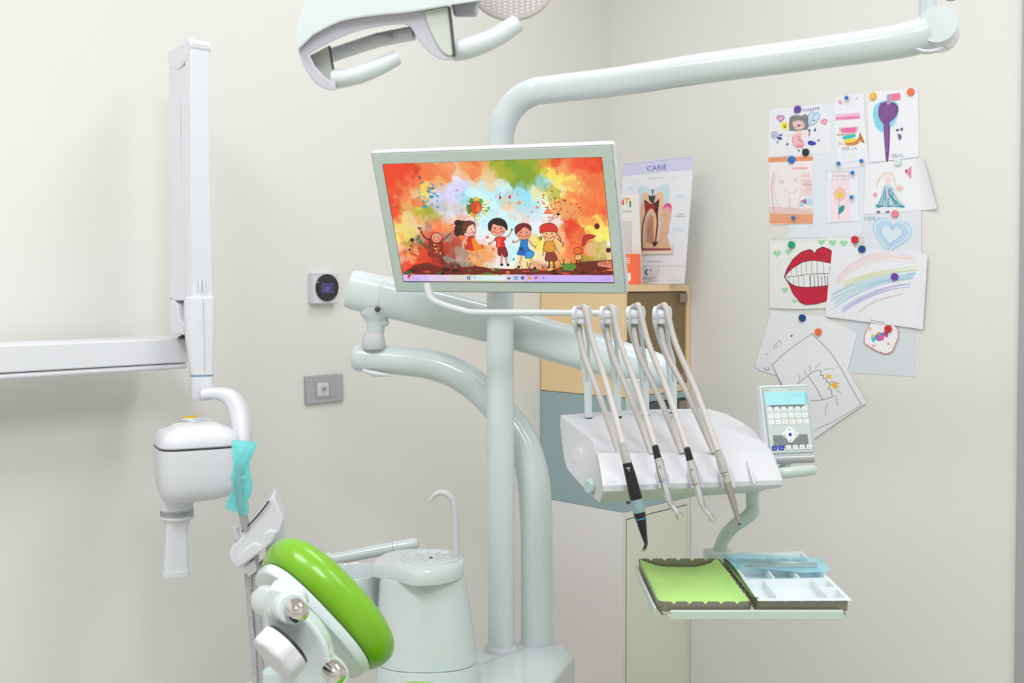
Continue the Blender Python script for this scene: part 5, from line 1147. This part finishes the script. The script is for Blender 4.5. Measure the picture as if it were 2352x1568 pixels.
# hinge block, arm, knob and pins
b0, b1 = P(610, 1378, 1.50), P(672, 1398, 1.385)
obj('hinge_barrel', MB().tube([b0, b1], .0205, n=36), 'white', t, bevel=.003)
obj('hinge_yoke', MB().prism([P(x, y, 1.40) for x, y in sm2([(607, 1362), (624, 1350), (670, 1366), (692, 1382), (694, 1412), (680, 1424), (640, 1436), (608, 1405)], 3)], FW*.045), 'white', t, bevel=.008, seg=4)
arm = sm2([(612, 1400), (650, 1395), (700, 1412), (735, 1445), (758, 1485), (766, 1520), (790, 1545), (800, 1575), (760, 1620), (700, 1640), (660, 1560), (618, 1460)], 3)
obj('headrest_arm', MB().prism([P(x-8, y, 1.415) for x, y in arm], FW*.04), 'white', t, bevel=.008, seg=4)
for px, py, Z, r in ((686, 1407, 1.375, .0135), (592, 1372, 1.50, .011), (772, 1550, 1.375, .0135)):
    c = P(px, py, Z); d = (RT*.55-UP*.22-FW*.8).normalized() if px > 600 else (-RT*.9-FW*.3).normalized()
    obj('chrome_pin', MB().lathe(c-d*.014, d, [(0, r), (.012, r), (.019, r*.86), (.023, r*.5), (.024, .0001)], 32), 'chrome', t)
kc = P(652, 1490, 1.375); kn_ = MB(); R_ = .0355
def kr(n, r, fl=True): 
    return [kc-Nv*n+(Lv*math.cos(a)+Wv*math.sin(a))*(r*(1-(.035*(1/(1+math.exp(-6*math.sin(9*a)))) if fl else 0))) for i, a in [(i, 2*math.pi*i/80) for i in range(80)]]
kn_.loft([kr(-.004, R_*.96, False), kr(-.003, R_), kr(.014, R_), kr(.018, R_*.96), kr(.020, R_*.88, False), kr(.020, R_*.3, False)])
obj('locking_knob', kn_, 'plastic', t, sharp=25)
obj('knob_gap', MB().lathe(kc+Nv*.0045, -Nv, [(-.004, R_*.9), (.0005, R_*.93)], 40), 'black', t)
# backrest and seat (below the frame) 
mb = MB().tube([P(655, 1530, 1.47), P(690, 1700, 1.47), P(760, 1900, 1.50)], [.03, .04, .05], n=24); obj('backrest_post', mb, 'white', t)
bcn = P(968, 1680, 1.5)
obj('backrest_cushion', MB().loft([sring(bcn+UP*z, a, b, 2.6, 40, u=(RT*.9-FW*.2).normalized(), v=(FW*.95+RT*.2).normalized()) for z, a, b in [(-.22, .20, .06), (-.12, .19, .065), (-.03, .14, .06), (.03, .085, .045), (.058, .045, .025), (.067, .012, .008)]]), 'lime', t, subsurf=1)
sc_ = P(1500, 1900, 1.5); sc_.z = .50
obj('seat_cushion', MB().box(sc_, RT*.42, FW*.22, UP*.06), 'lime', t, bevel=.05, seg=6)
obj('seat_base', MB().box(sc_-UP*.11, RT*.36, FW*.16, UP*.045), 'white', t, bevel=.02)
obj('pedestal', MB().box(Vector((sc_.x, sc_.y, .2))-RT*.1, RT*.14, FW*.11, UP*.2), 'white', t, bevel=.02)
# ================================================================ control panel
o = Vector((1.4627, -1.2436, 1.1827)); kx = Vector((.5944, .8041, .0114)).normalized(); kn2 = Vector((.7743, -.5761, .2619)).normalized(); ky = kn2.cross(kx).normalized(); kx = ky.cross(kn2).normalized()
t = thing('control_panel', o-ky*.08, 'small upright control keypad with pale blue display beside the instrument table', 'control panel')
def krect(hx, hy, z, dx=0, dy=0): return [o+kx*(dx+i*hx)+ky*(dy+j*hy)+kn2*z for i, j in ((-1, -1), (1, -1), (1, 1), (-1, 1))]
hx, hy = .0468, .0665
obj('housing', MB().loft([krect(hx*.97, hy+.001, -.026, -.004, -.002), krect(hx+.003, hy+.0045, -.018, -.002, -.002), krect(hx+.002, hy+.005, -.002, 0, -.002)]), 'plastic', t, bevel=.003)
obj('chin', MB().tube([o-kx*(hx*.98)-ky*(hy+.007)-kn2*.008, o+kx*(hx*.98)-ky*(hy+.007)-kn2*.008], .009, n=24), 'silverplastic', t, bevel=.002)
obj('face_plate', MB().loft([krect(hx, hy, -.003), krect(hx, hy, 0)]), 'gloss_paint', t) if False else None
obj('panel_foot', MB().tube([o-ky*(hy+.008)-kn2*.02, o-ky*(hy+.04)-kn2*.05-kx*.02, P(1745, 1085, 2.14)], .009, n=16), 'white', t)
K8 = lambda x, y: (1710+x/7.126, 860+y/7.126)
cv = Canvas(o, kn2, 2e-5, 1e-4, mp=K8)
cv.poly([(285, 208), (1016, 185), (1140, 1268), (420, 1298)], '#8FB5AC'); cv.poly([(303, 222), (1004, 200), (1124, 1256), (436, 1284)], '#C9D2D0')
cv.text('KaVo', 325, 265, 80, 22, '#3A3E40', slope=-.03); cv.text('ESTETICA E50 Life', 700, 256, 290, 22, '#8C9090', slope=-.03)
cv.poly([(410, 505), (970, 487), (975, 530), (940, 545), (420, 560)], '#7E8282')
for i in range(6): cv.smooth([(370+i*113, 545-i*3.4), (395+i*113, 530-i*3.4), (440+i*113, 530-i*3.4), (455+i*113, 545-i*3.4), (458+i*113, 590-i*3.4), (380+i*113, 598-i*3.4)], '#DDE4E2', k=3)
RC = '#C06070'; GC = '#2E9E88'
for r, (y0_, cols) in enumerate([(672, [RC, RC, RC, GC, GC, GC]), (778, ['#4A5050', '#4A5050', '#D86A60', '#D86A60', '#D86A60', '#D86A60'])]):
    for i, c in enumerate(cols):
        x = (425 if r == 0 else 438)+i*113.5; y = y0_-i*3
        cv.smooth([(x-38, y-30), (x+36, y-32), (x+40, y+30), (x-34, y+34)], '#EEF1EF', k=3)
        if r == 1 and i > 1: cv.line([(x+22*math.cos(a*.65), y+24*math.sin(a*.65)) for a in range(9)], 4, c); cv.line([(x, y-16), (x, y+10)], 5, '#A03A3A')
        elif r == 1: cv.text('M' if i == 0 else 'Co', x-18, y+14, 26 if i == 0 else 46, 24, c)
        elif i < 3: cv.line([(x-20, y+2), (x-12, y-14), (x+12, y-14), (x+20, y+2), (x+12, y+12), (x-12, y+12)], 4, c, closed=True)
        elif i == 3: cv.line([(x-26, y-6), (x-18, y+16), (x+10, y+14), (x+26, y-20)], 6, c)
        elif i == 4: cv.line([(x-16, y-18), (x-14, y+16), (x+14, y+16), (x+16, y-18)], 5, c); cv.line([(x, y-24), (x, y+8)], 5, c)
        else: cv.line([(x-18, y+10), (x-10, y-12), (x, y-20), (x+10, y-12), (x+18, y+8)], 5, c, closed=True)
cv.poly([(468, 996), (620, 990), (740, 1100), (870, 980), (1030, 972), (1050, 1142), (1100, 1150), (1060, 1180), (545, 1200), (484, 1168)], '#808587')
cv.smooth([(690, 860), (745, 850), (785, 870), (830, 930), (880, 950), (880, 1000), (830, 1040), (800, 1090), (760, 1108), (718, 1095), (690, 1040), (630, 1010), (612, 970), (640, 940), (680, 900)], '#E6EEEC')
cv.ell(747, 981, 27, 29, '#1C3CB8')
for x, y in ((737, 885), (655, 985), (840, 975), (762, 1065)): cv.line([(x-28, y+8), (x-8, y+22), (x+12, y+16), (x+30, y+24)], 5, '#4A5A70', sm=True); cv.ell(x, y-6, 7, 7, '#2A4AA8', n=8)
for i in range(6):
    x = 492+i*113; y = 1203-i*4.5; b = i < 2
    cv.smooth([(x-42, y-28), (x-30, y-38), (x+32, y-38), (x+42, y-28), (x+42, y+26), (x+30, y+36), (x-30, y+36), (x-42, y+26)], '#1A36B0' if b else '#EAEEEC', k=3)
    cv.line([(x-26, y+2), (x-8, y+16), (x+10, y+10), (x+28, y+16)], 5, '#C8D4FA' if b else '#5A6068', sm=True); cv.text(['SP', 'LP', '0', '1', '2', '3'][i], x-10, y-4, 20, 18, '#C8D4FA' if b else '#5A6AA0')
cv.build('keypad', 'gloss_paint', t)['label'] = 'grey keypad with printed buttons and two dark blue keys'
cd_ = Canvas(o, kn2, 2e-5, 1.6e-3, mp=K8)
cd_.poly([(332, 295), (1000, 276), (1018, 482), (356, 505)], '#AEEFF6'); cd_.poly([(980, 277), (1002, 276), (1018, 482), (1000, 483)], '#86D4F8')
cd_.text('15:30:02', 738, 348, 235, 36, '#90D6E2', slope=-.03); cd_.text('1', 360, 355, 16, 30, '#90D6E2')
for q in ([(345, 380), (1008, 362)], [(452, 377), (460, 500)], [(868, 366), (876, 488)]): cd_.line(q, 2.5, '#98DCE6')
cd_.line([(706, 425), (750, 423), (755, 468), (708, 470)], 3, '#86C8D6', closed=True); cd_.line([(715, 423), (718, 405), (738, 404), (742, 422)], 3, '#86C8D6'); cd_.ell(730, 448, 5, 5, '#86C8D6', n=8)
cd_.build('display', 'screen', t)['label'] = 'lit pale blue display showing the time'

# ================================================================ hand instruments with their hoses
def hose(pts, t, r=.0058, label=None):
    o = obj('hose', MB().tube([P(*p) for p in pts], r, n=16, k=8), 'hose', t); return o
HZ = [2.145, 2.15, 2.16, 2.165]
def strand(f0, f1, b0, b1, i, t):
    Zh = HZ[i]; hx, hy = hol[i][2]+3, hol[i][3]+16
    pts = [(b1[0], b1[1], 2.03), (b1[0]+(b0[0]-b1[0])*.45, b1[1]+(b0[1]-b1[1])*.42, 2.09), (b0[0]+(b1[0]-b0[0])*.12, b0[1]+(b1[1]-b0[1])*.22, 2.14), (b0[0], b0[1], Zh+.012), (hx-9, hy-9, Zh+.008), (hx+1, hy-16, Zh-.002), (hx+9, hy-11, Zh-.014),
           (f0[0]+(f1[0]-f0[0])*.2, f0[1]+(f1[1]-f0[1])*.22, Zh-.035), (f0[0]+(f1[0]-f0[0])*.6, f0[1]+(f1[1]-f0[1])*.58, Zh-.09), (f1[0], f1[1], f1[2])]
    return hose(pts, t)
LZ = [1.93, 1.93, 1.935, 1.94]
def seg(name, pts, rs, m, t, n=24, sm=False, label=None, bevel=0):
    o = obj(name, MB().tube([P(*p) for p in pts], rs, n=n, smooth=sm), m, t, sharp=40)
    if label: o['label'] = label
    return o
K1 = 1.93/2570
G = 'hand instruments on the instrument table'
# 1 black polymerisation lamp
z = 1.93
t = thing('curing_light', P(1480, 1262, z-.03), 'black dental curing light with pale blue button patch, leftmost tool on the table', 'dental handpiece', G)
strand((1345, 720), (1431, 1022, z), (1329, 745), (1424, 1048), 0, t)
seg('coupling', [(1429, 1018, z), (1436, 1048, z-.002), (1441, 1063, z-.003)], [8*K1, 10.5*K1, 11*K1], 'hose', t)
h = seg('grip', [(1440, 1062, z-.003), (1449, 1095, z-.006), (1461, 1144, z-.01), (1468, 1176, z-.012), (1472, 1192, z-.014)], [11*K1, 13*K1, 14.5*K1, 14*K1, 12.5*K1], 'black', t, label='black grip')
seg('button_patch', [(1461.5, 1146, z-.0105), (1468.5, 1176, z-.0125)], [14.8*K1, 14.4*K1], 'bluegrey', t, label='blue-grey button patch')
seg('blue_ring', [(1471.6, 1189, z-.0138), (1472.4, 1192, z-.014)], [12.9*K1, 12.7*K1], 'cyan_ring', t)
seg('tip', [(1472, 1191, z-.014), (1478, 1222, z-.018), (1484, 1248, z-.022), (1482, 1256, z-.026), (1478.5, 1262, z-.032)], [12.3*K1, 8*K1, 4*K1, 3.6*K1, 3.5*K1], 'black', t)
seg('light_exit', [(1478.6, 1261.8, z-.0318), (1477.6, 1263.8, z-.034)], [3*K1, 3*K1], mat('copper_tip', '#D99A62', .3, metal=.6), t)
cvm = Canvas(P(1443, 1080, z-.0195), -FW, 2e-5); cvm.poly([(1439, 1073), (1447, 1072.4), (1447.6, 1076), (1439.6, 1076.6)], '#B8B8BC'); cvm.line([(1444, 1078), (1445, 1082)], 1.6, '#C8C8CC'); cvm.build('marking', 'paint', t)
# 2, 3 contra angle handpieces
def contra(idx, hx_, dx, dy, ring, label, head):
    z = LZ[idx]
    t = thing('contra_angle', P(hx_[-1][0], hx_[-1][1], z-.03), label, 'dental handpiece', G)
    return t, z
for idx, x0_, y0_, pts, ringm, lab, fr0, bk0, bk1 in [
    (1, 1505, 1026, [(1505, 1026), (1511, 1051), (1523, 1101), (1525, 1107), (1531, 1130), (1540, 1155), (1557, 1180)], 'cyan_ring', 'silver contra-angle handpiece with a blue ring, beside the black curing light', (1404, 718), (1393, 745), (1497, 1043)),
    (2, 1578, 1031, [(1578, 1031), (1585, 1056), (1599, 1108), (1601, 1114), (1606, 1136), (1615, 1162), (1633, 1187)], 'red_ring', 'silver contra-angle handpiece with a red ring, third tool from the left', (1466, 716), (1454, 745), (1567, 1041))]:
    z = LZ[idx]; p0, p1, p2, p3, p4, p5, p6 = pts
    t = thing('contra_angle', P(p6[0], p6[1]+8, z-.03), lab, 'dental handpiece', G)
    strand(fr0, (p0[0], p0[1], z), bk0, bk1, idx, t)
    seg('motor', [(p0[0]-.6, p0[1]-2, z), (p1[0]+.3, p1[1]+2, z-.003)], [7.6*K1, 8.8*K1], 'gloss_black', t, label='glossy black motor end')
    seg('sheath', [(*p1, z-.003), (p1[0]+4, p1[1]+14, z-.004), (p1[0]+8, p1[1]+34, z-.006), (*p2, z-.009)], [9.4*K1, 11*K1, 12*K1, 10*K1], 'steel', t)
    seg('colour_ring', [(p2[0]+.3, p2[1]+1.5, z-.009), (p2[0]+.8, p2[1]+3.3, z-.009)], [10.2*K1, 10.1*K1], ringm, t)
    seg('neck', [(p2[0]+.4, p2[1]+.5, z-.009), (*p3, z-.010), (*p4, z-.014), (*p5, z-.020), (*p6, z-.028)], [9.7*K1, 9.3*K1, 8.4*K1, 7.2*K1, 5.6*K1], 'steel', t, sm=True)
    hc = P(p6[0]+4, p6[1]+6, z-.032); ha = (RT*.30-UP*.93-FW*.2).normalized() if idx == 1 else (RT*.12-UP*.97-FW*.2).normalized()
    obj('head', MB().lathe(hc-ha*.005, ha, [(-.001, .004), (0, .0062), (.007, .0064), (.0085, .0052), (.0095, .0001)], 24), 'chrome', t)
    cvm = Canvas(P((p1[0]+p2[0])/2, (p1[1]+p2[1])/2, z-.016), -FW, 2e-5); mx, my = (p1[0]+p2[0])/2-2, (p1[1]+p2[1])/2-6
    cvm.line([(mx-2, my), (mx-4, my+3), (mx-2, my+6)], 1, '#6A6A70'); cvm.line([(mx+3, my), (mx+1, my+3), (mx+3, my+6)], 1, '#6A6A70'); cvm.build('ce_mark', 'paint', t)
# 4 steel scaler
z = LZ[3]
t = thing('scaler_handpiece', P(1698, 1206, z-.03), 'slim steel tapering scaler with a pale grey collar, rightmost tool on the table', 'dental handpiece', G)
strand((1527, 718), (1650, 1038, z), (1516, 745), (1641, 1040), 3, t)
seg('coupling', [(1649, 1036, z), (1656, 1058, z-.002), (1664, 1084, z-.005)], [8.5*K1, 11*K1, 9.8*K1], 'hose', t, label='pale grey collar')
seg('knurled_ring', [(1664, 1084, z-.005), (1666, 1090, z-.005), (1668, 1094, z-.006), (1670, 1106, z-.007)], [9.6*K1, 10*K1, 8.6*K1, 9.8*K1], 'chrome', t)
seg('shaft', [(1670, 1106, z-.007), (1675, 1122, z-.010), (1688, 1166, z-.016), (1698, 1202, z-.024)], [9.4*K1, 9.4*K1, 7*K1, 4.6*K1], 'nickel', t)
seg('opening', [(1698, 1202, z-.024), (1698.8, 1205, z-.0247)], [3.4*K1, 3.4*K1], 'black', t)

# ================================================================ tray holder, trays and contents
TO = Vector((1.4456, -1.5391, .9293)); TX = Vector((.7137, .7003, 0)).normalized(); TY = Vector((-TX.y, TX.x, 0))
TW, TD, TH = .1532, .2841, .016
gapx = .1585; z_top = TO.z; z_bot = z_top-TH
T = lambda tray, u, v, z: Vector((TO.x, TO.y, 0))+TX*(u+gapx*tray)+TY*v+UP*z
t = thing('tray_holder', T(.5, 0, 0, z_bot-.02), 'pale green-white tray holder hanging on a curved arm under the instrument table', 'tray holder')
zf = z_bot-.004
mb = MB()
mb.box(T(.5, 0, .02, zf-.002), TX*.155, TY*.09, UP*.0025)
obj('carrier_plate', mb, 'traybar', t, bevel=.001)
fy = -TD/2-.012
obj('front_bar', MB().box(T(.5, .002, fy, zf+.002), TX*.140, TY*.0035, UP*.0075), 'traybar', t, bevel=.0015)
for s in (-1, 1):
    obj('side_wire', MB().tube([T(.5, .002+s*.138, fy, zf), T(.5, s*.150, fy+.02, zf-.001), T(.5, s*.150, .02, zf-.001)], .0018, n=8), 'steel', t)
obj('side_rail', MB().box(T(0, -TW/2-.005, -.005, zf+.003), TX*.002, TY*.135, UP*.007), 'traybar', t, bevel=.001)
pb = P(1650, 1266, 2.135); 
obj('rear_bracket', MB().loft([sring(Vector((pb.x, pb.y, z)), a, .02, 4, 32, u=TX, v=TY) for z, a in ((z_bot-.012, .028), (z_top+.002, .028), (z_top+.005, .025))]), 'traybar', t, bevel=.002)
ar = [(1728, 1162, 2.125), (1727, 1175, 2.12), (1712, 1190, 2.12), (1686, 1208, 2.125), (1664, 1234, 2.135), (1652, 1262, 2.14)]
obj('curved_arm', MB().tube([P(*p) for p in ar], [.0125, .0135, .0130, .0125, .0122, .0118], n=28, k=8), 'traybar', t)
obj('pivot_sleeve', MB().tube([P(1728, 1128, 2.125), P(1728, 1159, 2.125)], .0122, n=28), 'traybar', t, bevel=.001)
def tray_thing(k, label):
    tt = thing('instrument_tray', T(k, 0, 0, z_bot), label, 'tray')
    hw_, hd_ = TW/2, TD/2; r = .012
    out = []
    for cx, cy, a0_ in ((hw_-r, hd_-r, 0), (-hw_+r, hd_-r, 90), (-hw_+r, -hd_+r, 180), (hw_-r, -hd_+r, 270)):
        for i in range(7): a = math.radians(a0_+i*15); out.append((cx+r*math.cos(a), cy+r*math.sin(a)))
    dense = []
    for i in range(len(out)):
        a, b = Vector(out[i]), Vector(out[(i+1) % len(out)]); n = max(1, int((b-a).length/.0018))
        for j in range(n):
            p = a.lerp(b, j/n); L = (b-a).length
            h = 0
            if L > .03:
                s = (j/n*L) % .026
                h = max(0, 1-abs(s-.013)/.0042)*.005; h = min(h, .0042)
            dense.append((p.x, p.y, h))
    wall = MB(); th = .0009
    ro = [wall.bm.verts.new(T(k, x, y, z_bot)) for x, y, h in dense]; rt = [wall.bm.verts.new(T(k, x, y, z_top-h)) for x, y, h in dense]
    sh = lambda x, y: (x*(1-th/hw_), y*(1-th/hd_))
    rit = [wall.bm.verts.new(T(k, *sh(x, y), z_top-h)) for x, y, h in dense]; rib = [wall.bm.verts.new(T(k, *sh(x, y), z_bot+.001)) for x, y, h in dense]
    n = len(dense)
    for i in range(n):
        j = (i+1) % n
        wall.face((ro[i], ro[j], rt[j], rt[i])); wall.face((rt[i], rt[j], rit[j], rit[i])); wall.face((rit[i], rit[j], rib[j], rib[i]))
    obj('rim', wall, 'tray_metal', tt, sharp=50)
    obj('tray_base', MB().loft([[T(k, x, y, z_bot) for x, y in out], [T(k, x, y, z_bot+.001) for x, y in out]]), 'tray_metal', tt)
    return tt
tray_thing(0, 'left metal instrument tray with scalloped rim, lined with green paper')
tray_thing(1, 'right metal instrument tray with scalloped rim, under the white plastic insert')
def paper(k, zfun, name, label, x0=-.074, x1=.074, y0_=-.139, y1_=.139):
    n, m_ = 20, 28; mb = MB(); tp = []; bt = []
    for j in range(m_+1):
        for i in range(n+1):
            u = x0+(x1-x0)*i/n; v = y0_+(y1_-y0_)*j/m_; du_, dv2, dz = zfun(i/n, j/m_)
            tp.append(mb.bm.verts.new(T(k, u+du_, v+dv2, z_bot+.0022+dz))); bt.append(mb.bm.verts.new(T(k, u+du_, v+dv2, z_bot+.0019+dz)))
    for j in range(m_):
        for i in range(n):
            a = j*(n+1)+i; mb.face((tp[a], tp[a+1], tp[a+n+2], tp[a+n+1])); mb.face((bt[a+n+1], bt[a+n+2], bt[a+1], bt[a]))
    bm = mb.bm; bmesh.ops.holes_fill
    o = obj(name, mb, 'liner', sharp=60); return tag(o, label, 'paper liner')
def z0f(u, v):
    c = max(0, 1-((u)**2+(1-v)**2)**.5/.32)**1.5*.014; e = max(0, (u-.90)/.1)**1.5*.013
    d = max(0, 1-((1-u)**2+(1-v)**2)**.5/.3)**1.2*.010
    return 0, -.006*math.sin(math.pi*u)*(v > .93)*(v-.93)/.07, c+e+d*(u < .97)+.0005*math.sin(9*u+5*v)*math.sin(7*v)
paper(0, z0f, 'paper_liner', 'bright green paper liner lying in the left tray')
paper(1, lambda u, v: (0, 0, max(0, (.12-u)/.12)**1.2*.012+max(0, (.08-v)/.08)*.009+(.0003*math.sin(8*v))), 'paper_liner', 'green paper liner showing around the edge of the white plastic insert')
# insert
zi = z_top+.0035
q = [PH(1666, 1272, zi), PH(1843, 1265, zi), PH(1957, 1378, zi), PH(1741, 1379, zi)]
t = thing('plastic_insert', (q[0]+q[1]+q[2]+q[3])/4-UP*.014, 'clear white plastic insert tray with compartments on the right metal tray', 'plastic tray')
I = lambda u, v, z: (q[0]*(1-u)+q[1]*u)*(1-v)+(q[3]*(1-u)+q[2]*u)*v+UP*z      # v = 0 back, 1 front
def irect(u0, u1, v0, v1, z): return [I(u0, v0, z), I(u1, v0, z), I(u1, v1, z), I(u0, v1, z)]
def walls(u0, u1, v0, v1, z0_, z1_, th=.008): 
    mb = MB(); mb.loft([irect(u0, u1, v0, v1, z1_), irect(u0+th, u1-th, v0+th, v1-th, z0_)], caps=False); mb.loft([irect(u0, u1, v0, v1, z1_+.0008), irect(u0, u1, v0, v1, z1_)], caps=False); return mb
rim = MB(); 
outer = irect(0, 1, 0, 1, 0); inner = irect(.045, .955, .04, .955, 0)
rim.loft([[p-UP*.001 for p in outer], outer, inner, [p-UP*.001 for p in inner]], caps=False, close=True); obj('insert_rim', rim, 'insert', t, bevel=.0004)
cells = [(.045, .955, .04, .30), (.045, .35, .33, .58), (.37, .64, .33, .58), (.66, .955, .33, .58), (.045, .22, .61, .955), (.24, .77, .61, .955), (.79, .955, .61, .76), (.79, .955, .79, .955)]
for c in cells:
    z0c = -.014; mb = MB(); mb.loft([irect(c[0], c[1], c[2], c[3], 0), irect(c[0]+.015, c[1]-.015, c[2]+.015, c[3]-.015, z0c), irect(c[0]+.03, c[1]-.03, c[2]+.03, c[3]-.03, z0c)], caps=False)
    mb.bm.faces.new([mb.bm.verts.new(p) for p in irect(c[0]+.03, c[1]-.03, c[2]+.03, c[3]-.03, z0c)])
    obj('compartment', mb, 'insert', t, bevel=0)
mb = MB()
for (u0, u1, v0, v1) in [(.35, .37, .33, .58), (.64, .66, .33, .58), (.22, .24, .61, .955), (.77, .79, .61, .955), (.045, .955, .30, .33), (.045, .955, .58, .61), (.79, .955, .76, .79)]:
    mb.loft([irect(u0, u1, v0, v1, -.0006), irect(u0, u1, v0, v1, .0002)])
    nn_ = 7
    if (v1-v0) > (u1-u0):
        for i in range(nn_): vv = v0+(v1-v0)*(i+.5)/nn_; mb.loft([irect(u0-.01, u1+.01, vv-.012, vv+.008, -.006), irect(u0, u1, vv-.008, vv+.004, .002)])
obj('divider_ribs', mb, 'insert', t)
# pouch with instruments
zp = zi+.006
pq = [(1658, 1274), (1700, 1272), (1740, 1273), (1800, 1278), (1888, 1284), (1900, 1294), (1910, 1307), (1897, 1314), (1850, 1313), (1790, 1309), (1748, 1306), (1686, 1300), (1672, 1288)]
base = [PH(x, y, zp) for x, y in pq]; cen = sum(base, Vector())/len(base)
def pr_(sc, dz): return [cen+(p-cen)*sc+UP*(dz+.0012*math.sin(i*2.1)) for i, p in enumerate(base)]
t = MB().loft([pr_(1, 0), pr_(.9, .004), pr_(.6, .0065), pr_(.15, .0072)]); t.loft([pr_(1, -.0003), pr_(.9, -.002), pr_(.15, -.002)])
o = obj('sterile_pouch', t, 'film_blue', sharp=80); tag(o, 'blue see-through sterile pouch of steel instruments on the plastic insert', 'pouch')
ZI = zp+.0035
def tool(name, pts, rs, label, cat):
    o = obj(name, MB().tube([PH(x, y, ZI+dz) for x, y, dz in pts], rs, n=10), 'nickel'); tag(o, label, cat, 'steel instruments inside the blue pouch')
tool('dental_probe', [(1699, 1291, .001), (1703, 1287, 0), (1716, 1285.5, 0), (1760, 1289, 0), (1820, 1293, 0), (1876, 1294, 0)], [.0006, .0007, .0012, .0018, .0022, .0022], 'steel probe with a hooked end, farthest back in the blue pouch', 'dental instrument')
tool('mouth_mirror', [(1712, 1300, .001), (1730, 1300, 0), (1780, 1300, 0), (1876, 1300, 0)], [.0008, .0012, .002, .0022], 'steel mirror handle lying frontmost inside the blue pouch', 'dental instrument')
tool('tweezers', [(1709, 1301, .002), (1735, 1294, .001), (1790, 1296, .001), (1872, 1297, .001)], [.0007, .0014, .0022, .0014], 'bent steel tweezers lying between the probe and the mirror in the pouch', 'dental instrument')
